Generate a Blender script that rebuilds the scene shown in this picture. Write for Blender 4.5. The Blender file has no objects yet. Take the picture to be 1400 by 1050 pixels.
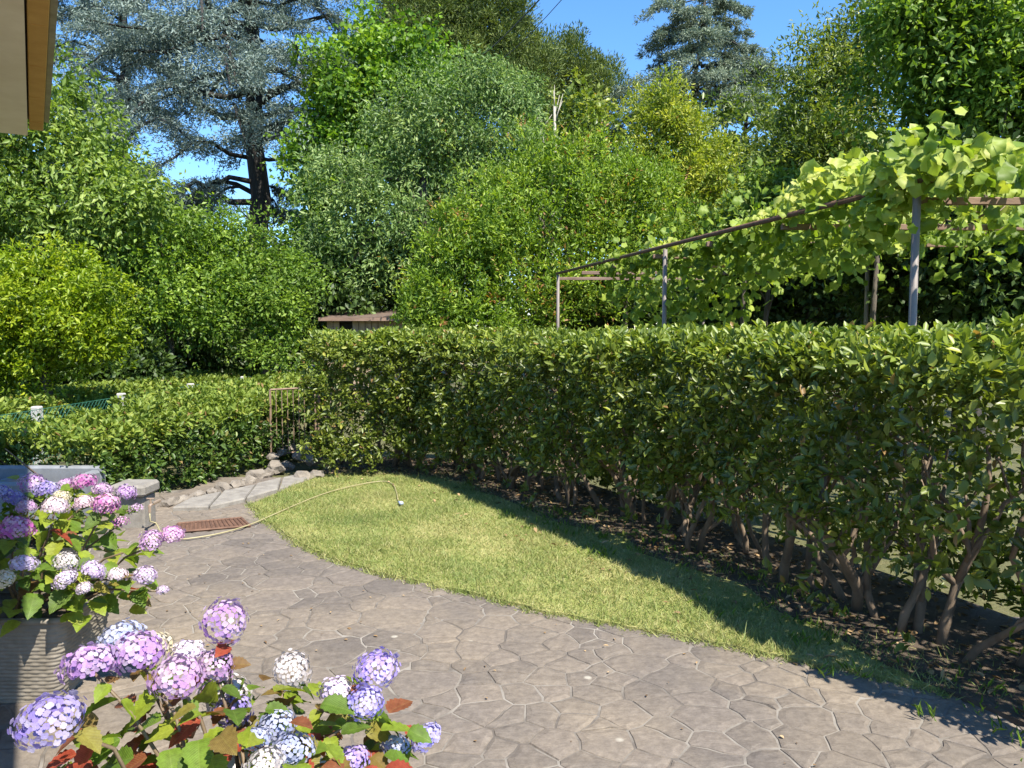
import bpy, math, random
import numpy as np
from mathutils import Vector, Matrix, noise

# ------------------------------------------------------------------ camera, sky, sun, exposure
S = bpy.context.scene
F, PITCH, CAMH = 1057.0, math.radians(4.0), 1.65
cam = bpy.data.cameras.new('camera'); cam.sensor_width = 36; cam.lens = 36 * F / 1400
cam.clip_start = 0.05; cam.clip_end = 2000
camo = bpy.data.objects.new('camera', cam); S.collection.objects.link(camo)
camo.location = (0, 0, CAMH); camo.rotation_euler = (math.pi / 2 - PITCH, 0, 0)
S.camera = camo
SHADOW = Vector((-0.42, 0.52, -1.0))             # the way sunlight travels
EL = math.atan2(1.0, math.hypot(SHADOW.x, SHADOW.y)); AZ = math.atan2(-SHADOW.x, -SHADOW.y)
W = bpy.data.worlds.new('World'); S.world = W; W.use_nodes = True
wt = W.node_tree; sky = wt.nodes.new('ShaderNodeTexSky'); sky.sky_type = 'NISHITA'; sky.sun_disc = False
sky.sun_elevation = EL; sky.sun_rotation = AZ; sky.altitude = 200; sky.air_density = 1.0
sky.dust_density = 0.0; sky.ozone_density = 6.0
bg = wt.nodes['Background']; bg.inputs['Strength'].default_value = 0.125
hs = wt.nodes.new('ShaderNodeHueSaturation'); hs.inputs['Saturation'].default_value = 1.14
wt.links.new(sky.outputs[0], hs.inputs['Color']); wt.links.new(hs.outputs[0], bg.inputs['Color'])
sl = bpy.data.lights.new('sun', 'SUN'); sl.energy = 4.8; sl.angle = math.radians(0.53); sl.color = (1.0, 0.94, 0.82)
so = bpy.data.objects.new('sun', sl); S.collection.objects.link(so)
so.rotation_euler = SHADOW.to_track_quat('-Z', 'Y').to_euler(); so.location = (2, -4, 9)
S.view_settings.view_transform = 'Standard'; S.view_settings.look = 'None'
S.view_settings.exposure = 1.25; S.view_settings.gamma = 1.0
S.cycles.max_bounces = 7; S.cycles.diffuse_bounces = 3; S.cycles.transmission_bounces = 5; S.cycles.glossy_bounces = 2

# ------------------------------------------------------------------ helpers
rng = np.random.default_rng(7)
random.seed(7)
C = S.collection

def ray(px, py):
    u = (525 - py) / F
    return Vector(((px - 700) / F, math.cos(PITCH) + u * math.sin(PITCH), u * math.cos(PITCH) - math.sin(PITCH)))
def at(px, py, d):
    r = ray(px, py); t = d / r.y
    return Vector((r.x * t, d, CAMH + r.z * t))
def gnd(px, py, z=0.0):
    r = ray(px, py); t = (z - CAMH) / r.z
    return Vector((r.x * t, r.y * t, z))

def nrm(a):
    return a / np.maximum(np.linalg.norm(a, axis=-1, keepdims=True), 1e-9)

def mesh_np(name, verts, faces, tint=None, smooth=False):
    """faces: (N,k) array, or list of such arrays"""
    me = bpy.data.meshes.new(name)
    faces = [np.asarray(faces, dtype=np.int32)]
    verts = np.asarray(verts, dtype=np.float32)
    loops = np.concatenate([f.ravel() for f in faces])
    tot = np.concatenate([np.full(len(f), f.shape[1], np.int32) for f in faces])
    start = np.concatenate([[0], np.cumsum(tot)[:-1]]).astype(np.int32)
    me.vertices.add(len(verts)); me.vertices.foreach_set('co', verts.ravel())
    me.loops.add(len(loops)); me.loops.foreach_set('vertex_index', loops)
    me.polygons.add(len(tot)); me.polygons.foreach_set('loop_start', start); me.polygons.foreach_set('loop_total', tot)
    if smooth: me.polygons.foreach_set('use_smooth', np.ones(len(tot), bool))
    if tint is not None:
        a = me.attributes.new('tint', 'FLOAT', 'POINT'); a.data.foreach_set('value', np.asarray(tint, np.float32))
    me.update(calc_edges=True); me.validate()
    return me

def ob(name, me, mat=None, parent=None, loc=None):
    o = bpy.data.objects.new(name, me); C.objects.link(o)
    if mat is not None and me is not None and not me.materials: me.materials.append(mat)
    if parent is not None: o.parent = parent
    if loc is not None: o.location = loc
    return o
def tag(o, label=None, cat=None, group=None, kind=None):
    if label: o['label'] = label
    if cat: o['category'] = cat
    if group: o['group'] = group
    if kind: o['kind'] = kind
    return o
def thing(name, label, cat, loc=(0, 0, 0), group=None):
    o = bpy.data.objects.new(name, None); C.objects.link(o); o.location = loc; o.empty_display_size = 0.1
    return tag(o, label, cat, group)

class MB:
    """collects simple solids; local origin is subtracted at build"""
    def __init__(s): s.v = []; s.f = []; s.t = []
    def add(s, v, f, t=0.5):
        b = len(s.v); s.v += [tuple(p) for p in v]; s.t += [t] * len(v); s.f += [tuple(i + b for i in q) for q in f]
    def tube(s, pts, radii, n=7, t=0.5, cap=True):
        pts = [Vector(p) for p in pts]
        if not hasattr(radii, '__len__'): radii = [radii] * len(pts)
        vs = []; fs = []
        prev = Vector((0.3, 0.2, 1)) 
        for i, p in enumerate(pts):
            d = (pts[min(i + 1, len(pts) - 1)] - pts[max(i - 1, 0)]).normalized()
            a = d.cross(prev)
            if a.length < 1e-3: a = d.cross(Vector((1, 0, 0)))
            a.normalize(); b = d.cross(a).normalized(); prev = b.cross(d) if False else prev
            for k in range(n):
                w = 2 * math.pi * k / n
                vs.append(p + (a * math.cos(w) + b * math.sin(w)) * radii[i])
        for i in range(len(pts) - 1):
            for k in range(n):
                k2 = (k + 1) % n
                fs.append((i * n + k, i * n + k2, (i + 1) * n + k2, (i + 1) * n + k))
        if cap: fs.append(tuple(range(n))[::-1]); fs.append(tuple(range((len(pts) - 1) * n, len(pts) * n)))
        s.add(vs, fs, t)
    def box(s, c, sx, sy, sz, ax=None, t=0.5, bev=0.0):
        """c centre, full sizes, ax optional 3 axis vectors"""
        ax = ax or (Vector((1, 0, 0)), Vector((0, 1, 0)), Vector((0, 0, 1)))
        c = Vector(c); h = (sx / 2, sy / 2, sz / 2)
        if bev <= 0:
            vs = [c + ax[0] * h[0] * i + ax[1] * h[1] * j + ax[2] * h[2] * k for k in (-1, 1) for j in (-1, 1) for i in (-1, 1)]
            s.add(vs, [(0, 2, 3, 1), (4, 5, 7, 6), (0, 1, 5, 4), (2, 6, 7, 3), (0, 4, 6, 2), (1, 3, 7, 5)], t)
            return
        vs = []                                    # chamfered box
        for k in (-1, 1):
            for j in (-1, 1):
                for i in (-1, 1):
                    for w in range(3):
                        q = [h[0] * i, h[1] * j, h[2] * k]
                        for m in range(3):
                            if m != w: q[m] -= bev * (1 if q[m] > 0 else -1)
                        vs.append(c + ax[0] * q[0] + ax[1] * q[1] + ax[2] * q[2])
        I = lambda i, j, k, w: ((k > 0) * 4 + (j > 0) * 2 + (i > 0)) * 3 + w
        fs = []
        for w, (u, v) in ((0, (1, 2)), (1, (0, 2)), (2, (0, 1))):
            for sg in (-1, 1):
                q = []
                for a, b in ((-1, -1), (1, -1), (1, 1), (-1, 1)):
                    ijk = [0, 0, 0]; ijk[w] = sg; ijk[u] = a; ijk[v] = b; q.append(I(*ijk, w))
                fs.append(q)
        for w1, w2, u in ((0, 1, 2), (0, 2, 1), (1, 2, 0)):
            for a in (-1, 1):
                for b in (-1, 1):
                    ij = [0, 0, 0]; ij[w1] = a; ij[w2] = b; lo = list(ij); hi = list(ij); lo[u] = -1; hi[u] = 1
                    fs.append([I(*lo, w1), I(*hi, w1), I(*hi, w2), I(*lo, w2)])
        for i in (-1, 1):
            for j in (-1, 1):
                for k in (-1, 1): fs.append([I(i, j, k, 0), I(i, j, k, 1), I(i, j, k, 2)])
        s.add(vs, fs, t)
    def build(s, name, mat, parent=None, smooth=False, origin=None):
        me = bpy.data.meshes.new(name)
        o0 = Vector(origin) if origin is not None else Vector((0, 0, 0))
        me.from_pydata([tuple(Vector(v) - o0) for v in s.v], [], s.f)
        if smooth: me.polygons.foreach_set('use_smooth', [True] * len(me.polygons))
        a = me.attributes.new('tint', 'FLOAT', 'POINT'); a.data.foreach_set('value', s.t)
        me.update()
        import bmesh
        bm = bmesh.new(); bm.from_mesh(me); bmesh.ops.recalc_face_normals(bm, faces=bm.faces); bm.to_mesh(me); bm.free()
        o = ob(name, me, mat, parent)
        if origin is not None: o.location = o0
        return o

def inside(poly, x, y):
    x = np.asarray(x); y = np.asarray(y); r = np.zeros(x.shape, bool); n = len(poly); j = n - 1
    for i in range(n):
        xi, yi = poly[i][0], poly[i][1]; xj, yj = poly[j][0], poly[j][1]
        c = ((yi > y) != (yj > y)) & (x < (xj - xi) * (y - yi) / ((yj - yi) or 1e-9) + xi)
        r ^= c; j = i
    return r

# ------------------------------------------------------------------ materials
def newmat(name):
    m = bpy.data.materials.new(name); m.use_nodes = True
    nt = m.node_tree; b = nt.nodes['Principled BSDF']
    return m, nt, b
def N(nt, t, **kw):
    n = nt.nodes.new(t)
    for k, v in kw.items():
        if k in n.inputs: n.inputs[k].default_value = v
        else: setattr(n, k, v)
    return n
def ramp(nt, stops, fac):
    r = nt.nodes.new('ShaderNodeValToRGB'); e = r.color_ramp.elements
    while len(e) < len(stops): e.new(0.5)
    for i, (p, c) in enumerate(stops): e[i].position = p; e[i].color = (*c, 1)
    nt.links.new(fac, r.inputs[0]); return r.outputs[0]
def mixc(nt, a, b, fac, mode='MIX'):
    m = nt.nodes.new('ShaderNodeMix'); m.data_type = 'RGBA'; m.blend_type = mode
    for s_, v in ((m.inputs[6], a), (m.inputs[7], b)):
        if isinstance(v, tuple): s_.default_value = (*v, 1)
        else: nt.links.new(v, s_)
    if isinstance(fac, float): m.inputs[0].default_value = fac
    else: nt.links.new(fac, m.inputs[0])
    return m.outputs[2]
def objco(nt, scale=None):
    t = nt.nodes.new('ShaderNodeNewGeometry'); o = t.outputs['Position']
    if scale:
        mp = nt.nodes.new('ShaderNodeMapping'); mp.inputs['Scale'].default_value = scale
        nt.links.new(o, mp.inputs[0]); o = mp.outputs[0]
    return o
def noise_n(nt, scale, detail=4, rough=0.6, co=None):
    n = N(nt, 'ShaderNodeTexNoise', Scale=scale, Detail=detail, Roughness=rough)
    nt.links.new(co if co is not None else objco(nt), n.inputs['Vector']); return n.outputs['Fac']
def bump(nt, b, h, strength=0.4, dist=0.01):
    n = N(nt, 'ShaderNodeBump', Strength=strength, Distance=dist); nt.links.new(h, n.inputs['Height']); nt.links.new(n.outputs[0], b.inputs['Normal'])

def leafmat(name, stops, rough=0.42, trans=0.3, spec=0.5, tgain=(1.3, 1.35, 0.5), vein=False, gain=(1.18, 1.12, 0.95)):
    stops = [(p_, tuple(a_ * b_ for a_, b_ in zip(c_, gain))) for p_, c_ in stops]; spec *= 0.75; rough = min(1, rough + 0.06)
    m, nt, b = newmat(name)
    a = N(nt, 'ShaderNodeAttribute', attribute_name='tint')
    col = ramp(nt, stops, a.outputs['Fac'])
    nz = noise_n(nt, 1.3, 2)
    col = mixc(nt, col, (0.55, 0.55, 0.5), ramp(nt, [(0.35, (0.0,) * 3), (0.75, (0.35,) * 3)], nz), 'MULTIPLY')
    if vein:
        tc_ = nt.nodes.new('ShaderNodeTexCoord'); sx = nt.nodes.new('ShaderNodeSeparateXYZ'); nt.links.new(tc_.outputs['Object'], sx.inputs[0])
        def mth(op, a, b_=None):
            q = nt.nodes.new('ShaderNodeMath'); q.operation = op
            for k_, v_ in ((0, a), (1, b_)):
                if v_ is None: continue
                if isinstance(v_, (int, float)): q.inputs[k_].default_value = v_
                else: nt.links.new(v_, q.inputs[k_])
            return q.outputs[0]
        ab = mth('ABSOLUTE', sx.outputs[0]); ph_ = mth('SUBTRACT', sx.outputs[1], mth('MULTIPLY', ab, 0.9)); sn = mth('SINE', mth('MULTIPLY', ph_, 52.0))
        h = mth('MAXIMUM', mth('POWER', mth('ABSOLUTE', sn), 10.0), mth('LESS_THAN', ab, 0.012))
        col = mixc(nt, col, (0.4, 0.44, 0.14), mth('MULTIPLY', h, 0.14))
        mot = noise_n(nt, 55, 5, 0.7); col = mixc(nt, col, ramp(nt, [(0.3, (0.55, 0.5, 0.4)), (0.65, (1.1, 1.1, 1.0))], mot), 0.8, 'MULTIPLY')
        bump(nt, b, mth('SUBTRACT', mth('MULTIPLY', mot, 0.5), h), 0.35, 0.004)
    nt.links.new(col, b.inputs['Base Color']); b.inputs['Roughness'].default_value = rough
    b.inputs['Specular IOR Level'].default_value = spec
    if trans > 0:
        tr = nt.nodes.new('ShaderNodeBsdfTranslucent')
        nt.links.new(mixc(nt, col, tgain, 1.0, 'MULTIPLY'), tr.inputs['Color'])
        mx = nt.nodes.new('ShaderNodeMixShader'); mx.inputs[0].default_value = trans
        nt.links.new(b.outputs[0], mx.inputs[1]); nt.links.new(tr.outputs[0], mx.inputs[2])
        nt.links.new(mx.outputs[0], nt.nodes['Material Output'].inputs['Surface'])
    return m
def plain(name, c1, c2, scale=8, rough=0.8, bmp=0.3, bscale=40, dist=0.01, metallic=0.0, stretch=None):
    m, nt, b = newmat(name)
    co = objco(nt, stretch)
    col = ramp(nt, [(0.3, c1), (0.7, c2)], noise_n(nt, scale, 6, 0.65, co))
    nt.links.new(col, b.inputs['Base Color']); b.inputs['Roughness'].default_value = rough; b.inputs['Metallic'].default_value = metallic
    if bmp: bump(nt, b, noise_n(nt, bscale, 6, 0.7, co), bmp, dist)
    return m

M = {}
M['bark'] = plain('bark', (0.05, 0.04, 0.03), (0.12, 0.1, 0.08), 5, 0.9, 0.8, 18, 0.03, stretch=(1, 1, 0.25))
M['dark_bark'] = plain('dark_bark', (0.02, 0.018, 0.016), (0.05, 0.043, 0.038), 4, 0.95, 0.8, 14, 0.05, stretch=(1, 1, 0.2))
M['hedge_bark'] = plain('hedge_bark', (0.1, 0.072, 0.05), (0.24, 0.175, 0.12), 9, 0.85, 0.6, 60, 0.006, stretch=(1, 1, 0.4))
M['pale_bark'] = plain('pale_bark', (0.3, 0.27, 0.22), (0.45, 0.41, 0.35), 6, 0.8, 0.3)
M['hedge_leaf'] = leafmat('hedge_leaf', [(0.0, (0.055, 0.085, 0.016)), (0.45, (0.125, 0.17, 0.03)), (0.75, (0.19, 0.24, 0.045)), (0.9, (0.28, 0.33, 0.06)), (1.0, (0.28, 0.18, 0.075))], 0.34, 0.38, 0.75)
M['hedge_lit_top'] = leafmat('hedge_lit_top', [(0.0, (0.08, 0.13, 0.025)), (0.45, (0.17, 0.235, 0.045)), (0.8, (0.28, 0.34, 0.065)), (0.92, (0.36, 0.39, 0.09)), (1.0, (0.3, 0.19, 0.08))], 0.36, 0.34, 0.55)  # paler copy of the hedge leaf: sunlit top painted in; new shoots share it
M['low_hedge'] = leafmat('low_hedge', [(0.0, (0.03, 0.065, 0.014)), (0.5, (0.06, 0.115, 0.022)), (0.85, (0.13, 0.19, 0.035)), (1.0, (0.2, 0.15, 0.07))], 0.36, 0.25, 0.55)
M['low_lit_top'] = leafmat('low_lit_top', [(0.0, (0.08, 0.135, 0.025)), (0.5, (0.165, 0.235, 0.042)), (0.85, (0.26, 0.31, 0.065)), (1.0, (0.22, 0.14, 0.07))], 0.45, 0.3, 0.4)  # low hedge tops coloured paler and yellower, as if catching the sun
M['lime'] = leafmat('lime', [(0.0, (0.06, 0.13, 0.015)), (0.5, (0.13, 0.26, 0.025)), (1.0, (0.24, 0.36, 0.05))], 0.42, 0.38)
M['citrus'] = leafmat('citrus', [(0.0, (0.1, 0.165, 0.01)), (0.5, (0.2, 0.295, 0.015)), (1.0, (0.34, 0.4, 0.03))], 0.36, 0.4)
M['grey_green'] = leafmat('grey_green', [(0.0, (0.07, 0.13, 0.04)), (0.5, (0.15, 0.245, 0.08)), (1.0, (0.29, 0.38, 0.15))], 0.42, 0.32, 0.5, (1.2, 1.3, 0.8))
M['mid'] = leafmat('mid', [(0.0, (0.06, 0.125, 0.018)), (0.5, (0.14, 0.24, 0.035)), (1.0, (0.27, 0.38, 0.07))], 0.45, 0.4)
M['walnut'] = leafmat('walnut', [(0.0, (0.07, 0.13, 0.02)), (0.5, (0.15, 0.24, 0.045)), (1.0, (0.27, 0.36, 0.09))], 0.42, 0.36)
M['photinia'] = leafmat('photinia', [(0.0, (0.08, 0.15, 0.02)), (0.5, (0.17, 0.28, 0.035)), (0.9, (0.29, 0.39, 0.055)), (0.98, (0.33, 0.3, 0.07)), (1.0, (0.3, 0.16, 0.07))], 0.42, 0.38)
M['golden'] = leafmat('golden', [(0.0, (0.12, 0.18, 0.02)), (0.5, (0.25, 0.32, 0.04)), (1.0, (0.42, 0.44, 0.09))], 0.45, 0.38)
M['bay'] = leafmat('bay', [(0.0, (0.045, 0.085, 0.016)), (0.5, (0.12, 0.18, 0.032)), (0.85, (0.24, 0.29, 0.055)), (1.0, (0.32, 0.34, 0.08))], 0.36, 0.34, 0.6)
M['plum'] = leafmat('plum', [(0.0, (0.06, 0.12, 0.016)), (0.5, (0.13, 0.23, 0.03)), (1.0, (0.26, 0.38, 0.06))], 0.4, 0.4)
M['shade_toned_leaf'] = leafmat('shade_toned_leaf', [(0.0, (0.02, 0.045, 0.01)), (0.6, (0.045, 0.085, 0.018)), (1.0, (0.09, 0.15, 0.03))], 0.45, 0.25)  # leaf colour darkened to carry the deep shade under pergola and trees
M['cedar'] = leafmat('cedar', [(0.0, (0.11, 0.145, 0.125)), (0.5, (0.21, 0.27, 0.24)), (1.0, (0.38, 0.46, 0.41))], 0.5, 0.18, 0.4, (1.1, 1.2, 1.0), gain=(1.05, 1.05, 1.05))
M['far_cedar'] = leafmat('far_cedar', [(0.0, (0.1, 0.14, 0.115)), (0.5, (0.2, 0.26, 0.22)), (1.0, (0.33, 0.4, 0.33))], 0.5, 0.16, 0.4, (1.1, 1.2, 1.0))
M['pine'] = leafmat('pine', [(0.0, (0.05, 0.085, 0.025)), (0.5, (0.115, 0.165, 0.045)), (1.0, (0.2, 0.255, 0.075))], 0.5, 0.2, 0.4)
M['vine'] = leafmat('vine', [(0.0, (0.08, 0.14, 0.02)), (0.4, (0.16, 0.25, 0.035)), (0.8, (0.31, 0.4, 0.085)), (1.0, (0.42, 0.47, 0.14))], 0.45, 0.42, 0.4)
M['hyd_leaf'] = leafmat('hyd_leaf', [(0.0, (0.06, 0.11, 0.015)), (0.35, (0.1, 0.19, 0.025)), (0.62, (0.24, 0.32, 0.035)), (0.72, (0.2, 0.16, 0.05)), (0.84, (0.15, 0.075, 0.04)), (1.0, (0.3, 0.05, 0.04))], 0.42, 0.36, 0.45, vein=True)
M['litter'] = leafmat('litter', [(0.0, (0.08, 0.05, 0.03)), (0.5, (0.2, 0.13, 0.07)), (1.0, (0.4, 0.3, 0.2))], 0.8, 0.1)
M['stem'] = plain('stem', (0.1, 0.06, 0.04), (0.17, 0.13, 0.07), 12, 0.6, 0.1)
M['rust'] = plain('rust', (0.075, 0.036, 0.022), (0.16, 0.085, 0.052), 14, 0.8, 0.3, 90, 0.003)
M['gate_rust'] = plain('gate_rust', (0.16, 0.095, 0.06), (0.28, 0.2, 0.14), 20, 0.7, 0.2, 90, 0.003)
M['steel'] = plain('steel', (0.14, 0.12, 0.11), (0.22, 0.18, 0.16), 16, 0.6, 0.2, 80, 0.002, 0.0)
M['timber'] = plain('timber', (0.14, 0.085, 0.06), (0.3, 0.2, 0.15), 7, 0.85, 0.4, 30, 0.006, stretch=(0.3, 1.5, 1.5))
M['plank'] = plain('plank', (0.3, 0.22, 0.15), (0.46, 0.35, 0.25), 8, 0.85, 0.3, 30, 0.006, stretch=(2, 2, 0.3))
M['stone'] = plain('stone', (0.13, 0.11, 0.09), (0.27, 0.235, 0.195), 6, 0.9, 0.6, 25, 0.02)
M['wallstone'] = plain('wallstone', (0.15, 0.135, 0.12), (0.27, 0.25, 0.22), 9, 0.9, 0.5, 40, 0.008)
M['trough'] = plain('trough', (0.13, 0.14, 0.155), (0.22, 0.23, 0.25), 5, 0.75, 0.3, 50, 0.004)  # grey kept dark in place of the roof shade that misses it
M['soffit'] = plain('soffit', (0.7, 0.61, 0.46), (0.82, 0.74, 0.6), 3, 0.9, 0.25, 20, 0.006)
M['plaster'] = plain('plaster', (0.5, 0.42, 0.3), (0.6, 0.52, 0.4), 2, 0.9, 0.3, 40, 0.004)
M['eave_tile'] = plain('eave_tile', (0.46, 0.25, 0.06), (0.58, 0.34, 0.1), 6, 0.75, 0.2, 60, 0.003)
M['gutter'] = plain('gutter', (0.2, 0.17, 0.13), (0.34, 0.3, 0.23), 9, 0.5, 0.1)
M['rooftile'] = plain('rooftile', (0.07, 0.05, 0.04), (0.15, 0.1, 0.075), 8, 0.9, 0.3)
M['hose'] = plain('hose', (0.27, 0.235, 0.12), (0.34, 0.3, 0.17), 10, 0.45, 0.0)
M['brass'] = plain('brass', (0.45, 0.33, 0.24), (0.55, 0.42, 0.33), 10, 0.4, 0.0, metallic=0.6)
M['nozzle'] = plain('nozzle', (0.3, 0.35, 0.5), (0.42, 0.47, 0.6), 10, 0.4, 0.0)
M['wire'] = plain('wire', (0.02, 0.02, 0.02), (0.05, 0.05, 0.05), 10, 0.6, 0.0)
M['greenwire'] = plain('greenwire', (0.02, 0.1, 0.065), (0.04, 0.15, 0.1), 10, 0.5, 0.0)
M['concrete'] = plain('concrete', (0.36, 0.34, 0.31), (0.5, 0.48, 0.45), 12, 0.9, 0.3)
M['soil'] = plain('soil', (0.05, 0.037, 0.026), (0.13, 0.095, 0.065), 7, 0.95, 0.9, 35, 0.03)
M['planter'] = plain('planter', (0.15, 0.128, 0.1), (0.24, 0.21, 0.17), 14, 0.7, 0.2, 90, 0.002)
M['pot_white'] = plain('pot_white', (0.55, 0.53, 0.5), (0.7, 0.68, 0.64), 6, 0.6, 0.15)
M['dark'] = plain('dark', (0.01, 0.01, 0.01), (0.02, 0.018, 0.015), 6, 0.9, 0.0)

def ground_mat():
    m, nt, b = newmat('rough_ground')
    col = ramp(nt, [(0.3, (0.045, 0.045, 0.02)), (0.5, (0.09, 0.09, 0.032)), (0.72, (0.15, 0.125, 0.06))], noise_n(nt, 1.7, 8, 0.7))
    nt.links.new(col, b.inputs['Base Color']); b.inputs['Roughness'].default_value = 0.95
    bump(nt, b, noise_n(nt, 30, 6), 0.7, 0.04); return m
def lawn_col(nt):
    big = noise_n(nt, 1.1, 5, 0.65); fine = noise_n(nt, 13, 4, 0.7)
    col = ramp(nt, [(0.34, (0.15, 0.22, 0.05)), (0.48, (0.29, 0.32, 0.085)), (0.62, (0.47, 0.43, 0.18))], big)
    return mixc(nt, col, ramp(nt, [(0.3, (0.15, 0.2, 0.045)), (0.7, (0.42, 0.37, 0.16))], fine), 0.45)
def lawn_mat():
    m, nt, b = newmat('lawn'); nt.links.new(mixc(nt, lawn_col(nt), (0.55, 0.5, 0.4), 0.35, 'MULTIPLY'), b.inputs['Base Color'])
    b.inputs['Roughness'].default_value = 0.95; bump(nt, b, noise_n(nt, 60, 5), 0.8, 0.02); return m
def blade_mat():
    m, nt, b = newmat('grass_blade'); a = N(nt, 'ShaderNodeAttribute', attribute_name='tint')
    col = mixc(nt, lawn_col(nt), ramp(nt, [(0.0, (0.08, 0.17, 0.025)), (0.6, (0.2, 0.28, 0.055)), (0.85, (0.42, 0.38, 0.14)), (1.0, (0.55, 0.48, 0.26))], a.outputs['Fac']), 0.5)
    nt.links.new(col, b.inputs['Base Color']); b.inputs['Roughness'].default_value = 0.6
    tr = nt.nodes.new('ShaderNodeBsdfTranslucent'); nt.links.new(col, tr.inputs['Color'])
    mx = nt.nodes.new('ShaderNodeMixShader'); mx.inputs[0].default_value = 0.3
    nt.links.new(b.outputs[0], mx.inputs[1]); nt.links.new(tr.outputs[0], mx.inputs[2]); nt.links.new(mx.outputs[0], nt.nodes['Material Output'].inputs['Surface'])
    return m
def stone_mat():
    m, nt, b = newmat('paving_stone'); a = N(nt, 'ShaderNodeAttribute', attribute_name='tint')
    col = ramp(nt, [(0.0, (0.128, 0.112, 0.1)), (0.5, (0.152, 0.133, 0.117)), (1.0, (0.178, 0.153, 0.132))], a.outputs['Fac'])
    big = noise_n(nt, 0.9, 5, 0.6); fine = noise_n(nt, 26, 8, 0.75)
    col = mixc(nt, col, (0.26, 0.215, 0.16), ramp(nt, [(0.42, (0, 0, 0)), (0.7, (0.75,) * 3)], big))
    col = mixc(nt, col, ramp(nt, [(0.25, (0.4, 0.37, 0.36)), (0.75, (1.25, 1.22, 1.18))], fine), 0.75, 'MULTIPLY')
    vor = N(nt, 'ShaderNodeTexVoronoi', Scale=3.1); nt.links.new(objco(nt), vor.inputs['Vector'])      # pale lichen discs
    col = mixc(nt, col, (0.4, 0.37, 0.31), ramp(nt, [(0.03, (0.7,) * 3), (0.07, (0, 0, 0))], vor.outputs['Distance']))
    nt.links.new(col, b.inputs['Base Color']); b.inputs['Roughness'].default_value = 0.78; b.inputs['Specular IOR Level'].default_value = 0.35
    w = noise_n(nt, 9, 8, 0.7, objco(nt, (1.0, 2.4, 1)))
    bump(nt, b, w, 0.5, 0.02); return m
def mortar_mat():
    m, nt, b = newmat('mortar')
    col = ramp(nt, [(0.42, (0.095, 0.081, 0.069)), (0.52, (0.185, 0.165, 0.142)), (0.74, (0.31, 0.285, 0.25))], noise_n(nt, 1.4, 5, 0.7))
    nt.links.new(col, b.inputs['Base Color']); b.inputs['Roughness'].default_value = 0.9; bump(nt, b, noise_n(nt, 80, 4), 0.5, 0.004); return m
def petal_mat():
    m, nt, b = newmat('petal'); a = N(nt, 'ShaderNodeAttribute', attribute_name='tint'); oi = nt.nodes.new('ShaderNodeObjectInfo')
    pale = mixc(nt, oi.outputs['Color'], (0.64, 0.58, 0.6), 0.58)
    deep = mixc(nt, oi.outputs['Color'], (0.9, 0.84, 0.95), 0.8, 'MULTIPLY')
    f = ramp(nt, [(0.15, (0, 0, 0)), (0.9, (1, 1, 1))], a.outputs['Fac'])
    col = mixc(nt, deep, pale, f)
    nt.links.new(col, b.inputs['Base Color']); b.inputs['Roughness'].default_value = 0.6; b.inputs['Specular IOR Level'].default_value = 0.3
    tr = nt.nodes.new('ShaderNodeBsdfTranslucent'); nt.links.new(col, tr.inputs['Color'])
    mx = nt.nodes.new('ShaderNodeMixShader'); mx.inputs[0].default_value = 0.3
    nt.links.new(b.outputs[0], mx.inputs[1]); nt.links.new(tr.outputs[0], mx.inputs[2]); nt.links.new(mx.outputs[0], nt.nodes['Material Output'].inputs['Surface'])
    return m
M['ground'] = ground_mat(); M['lawn'] = lawn_mat(); M['blade'] = blade_mat(); M['paver'] = stone_mat(); M['mortar'] = mortar_mat(); M['petal'] = petal_mat()

# ------------------------------------------------------------------ leaf clouds
DIAMOND = (np.array([[0, 0, 0], [0.5, 0.45, 0.12], [0, 1, -0.06], [-0.5, 0.45, 0.12]]), np.array([[0, 1, 2], [0, 2, 3]]))
OVAL = (np.array([[0, 0, 0], [0.38, 0.25, 0.1], [0.42, 0.62, 0.08], [0, 1, -0.1], [-0.42, 0.62, 0.08], [-0.38, 0.25, 0.1]]), np.array([[0, 1, 2, 3], [0, 3, 4, 5]]))
def serrated(n=9, wmax=0.36, fold=0.1, curl=-0.16, wave=0.0):
    v = [(0, 0, 0)]; mid = []; L = []; Rr = []
    for i in range(1, n):
        t = i / n; w = wmax * math.sin(math.pi * t ** 0.8) ** 0.8 * (1.0 + 0.09 * (-1) ** i)
        z = curl * t * t + wave * math.sin(t * 9)
        mid.append((0, t, z)); Rr.append((w, t - 0.03, z + fold * w * 2)); L.append((-w, t - 0.03, z + fold * w * 2))
    k = n - 1
    v += mid + Rr + L + [(0, 1.0, curl)]; T = 3 * k + 1; f = []
    for s_, o in ((1, 1 + k), (-1, 1 + 2 * k)):
        f.append((0, o, 1) if s_ > 0 else (0, 1, o))
        for i in range(k - 1):
            q = (1 + i, o + i, o + i + 1, 2 + i); f.append(q if s_ > 0 else q[::-1])
        q = (k, o + k - 1, T); f.append(q if s_ > 0 else q[::-1])
    return v, f
def grape():
    v = [(0, 0.12, 0.0)]; n = 20
    for i in range(n):
        a = -math.pi / 2 + 2 * math.pi * i / n
        lobes = 1 + 0.13 * math.cos(5 * (a - math.pi / 2)) + 0.05 * (-1) ** i
        r = 0.5 * lobes * (0.45 if i == 0 else 1.0)
        v.append((r * math.cos(a), 0.45 + r * math.sin(a), -0.28 * r * r + 0.05 * math.cos(3 * a)))
    return v, [(0, 1 + i, 1 + (i + 1) % n) for i in range(n)]
GV, GF = grape(); GRAPE = (np.array(GV), np.array(GF))

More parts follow.
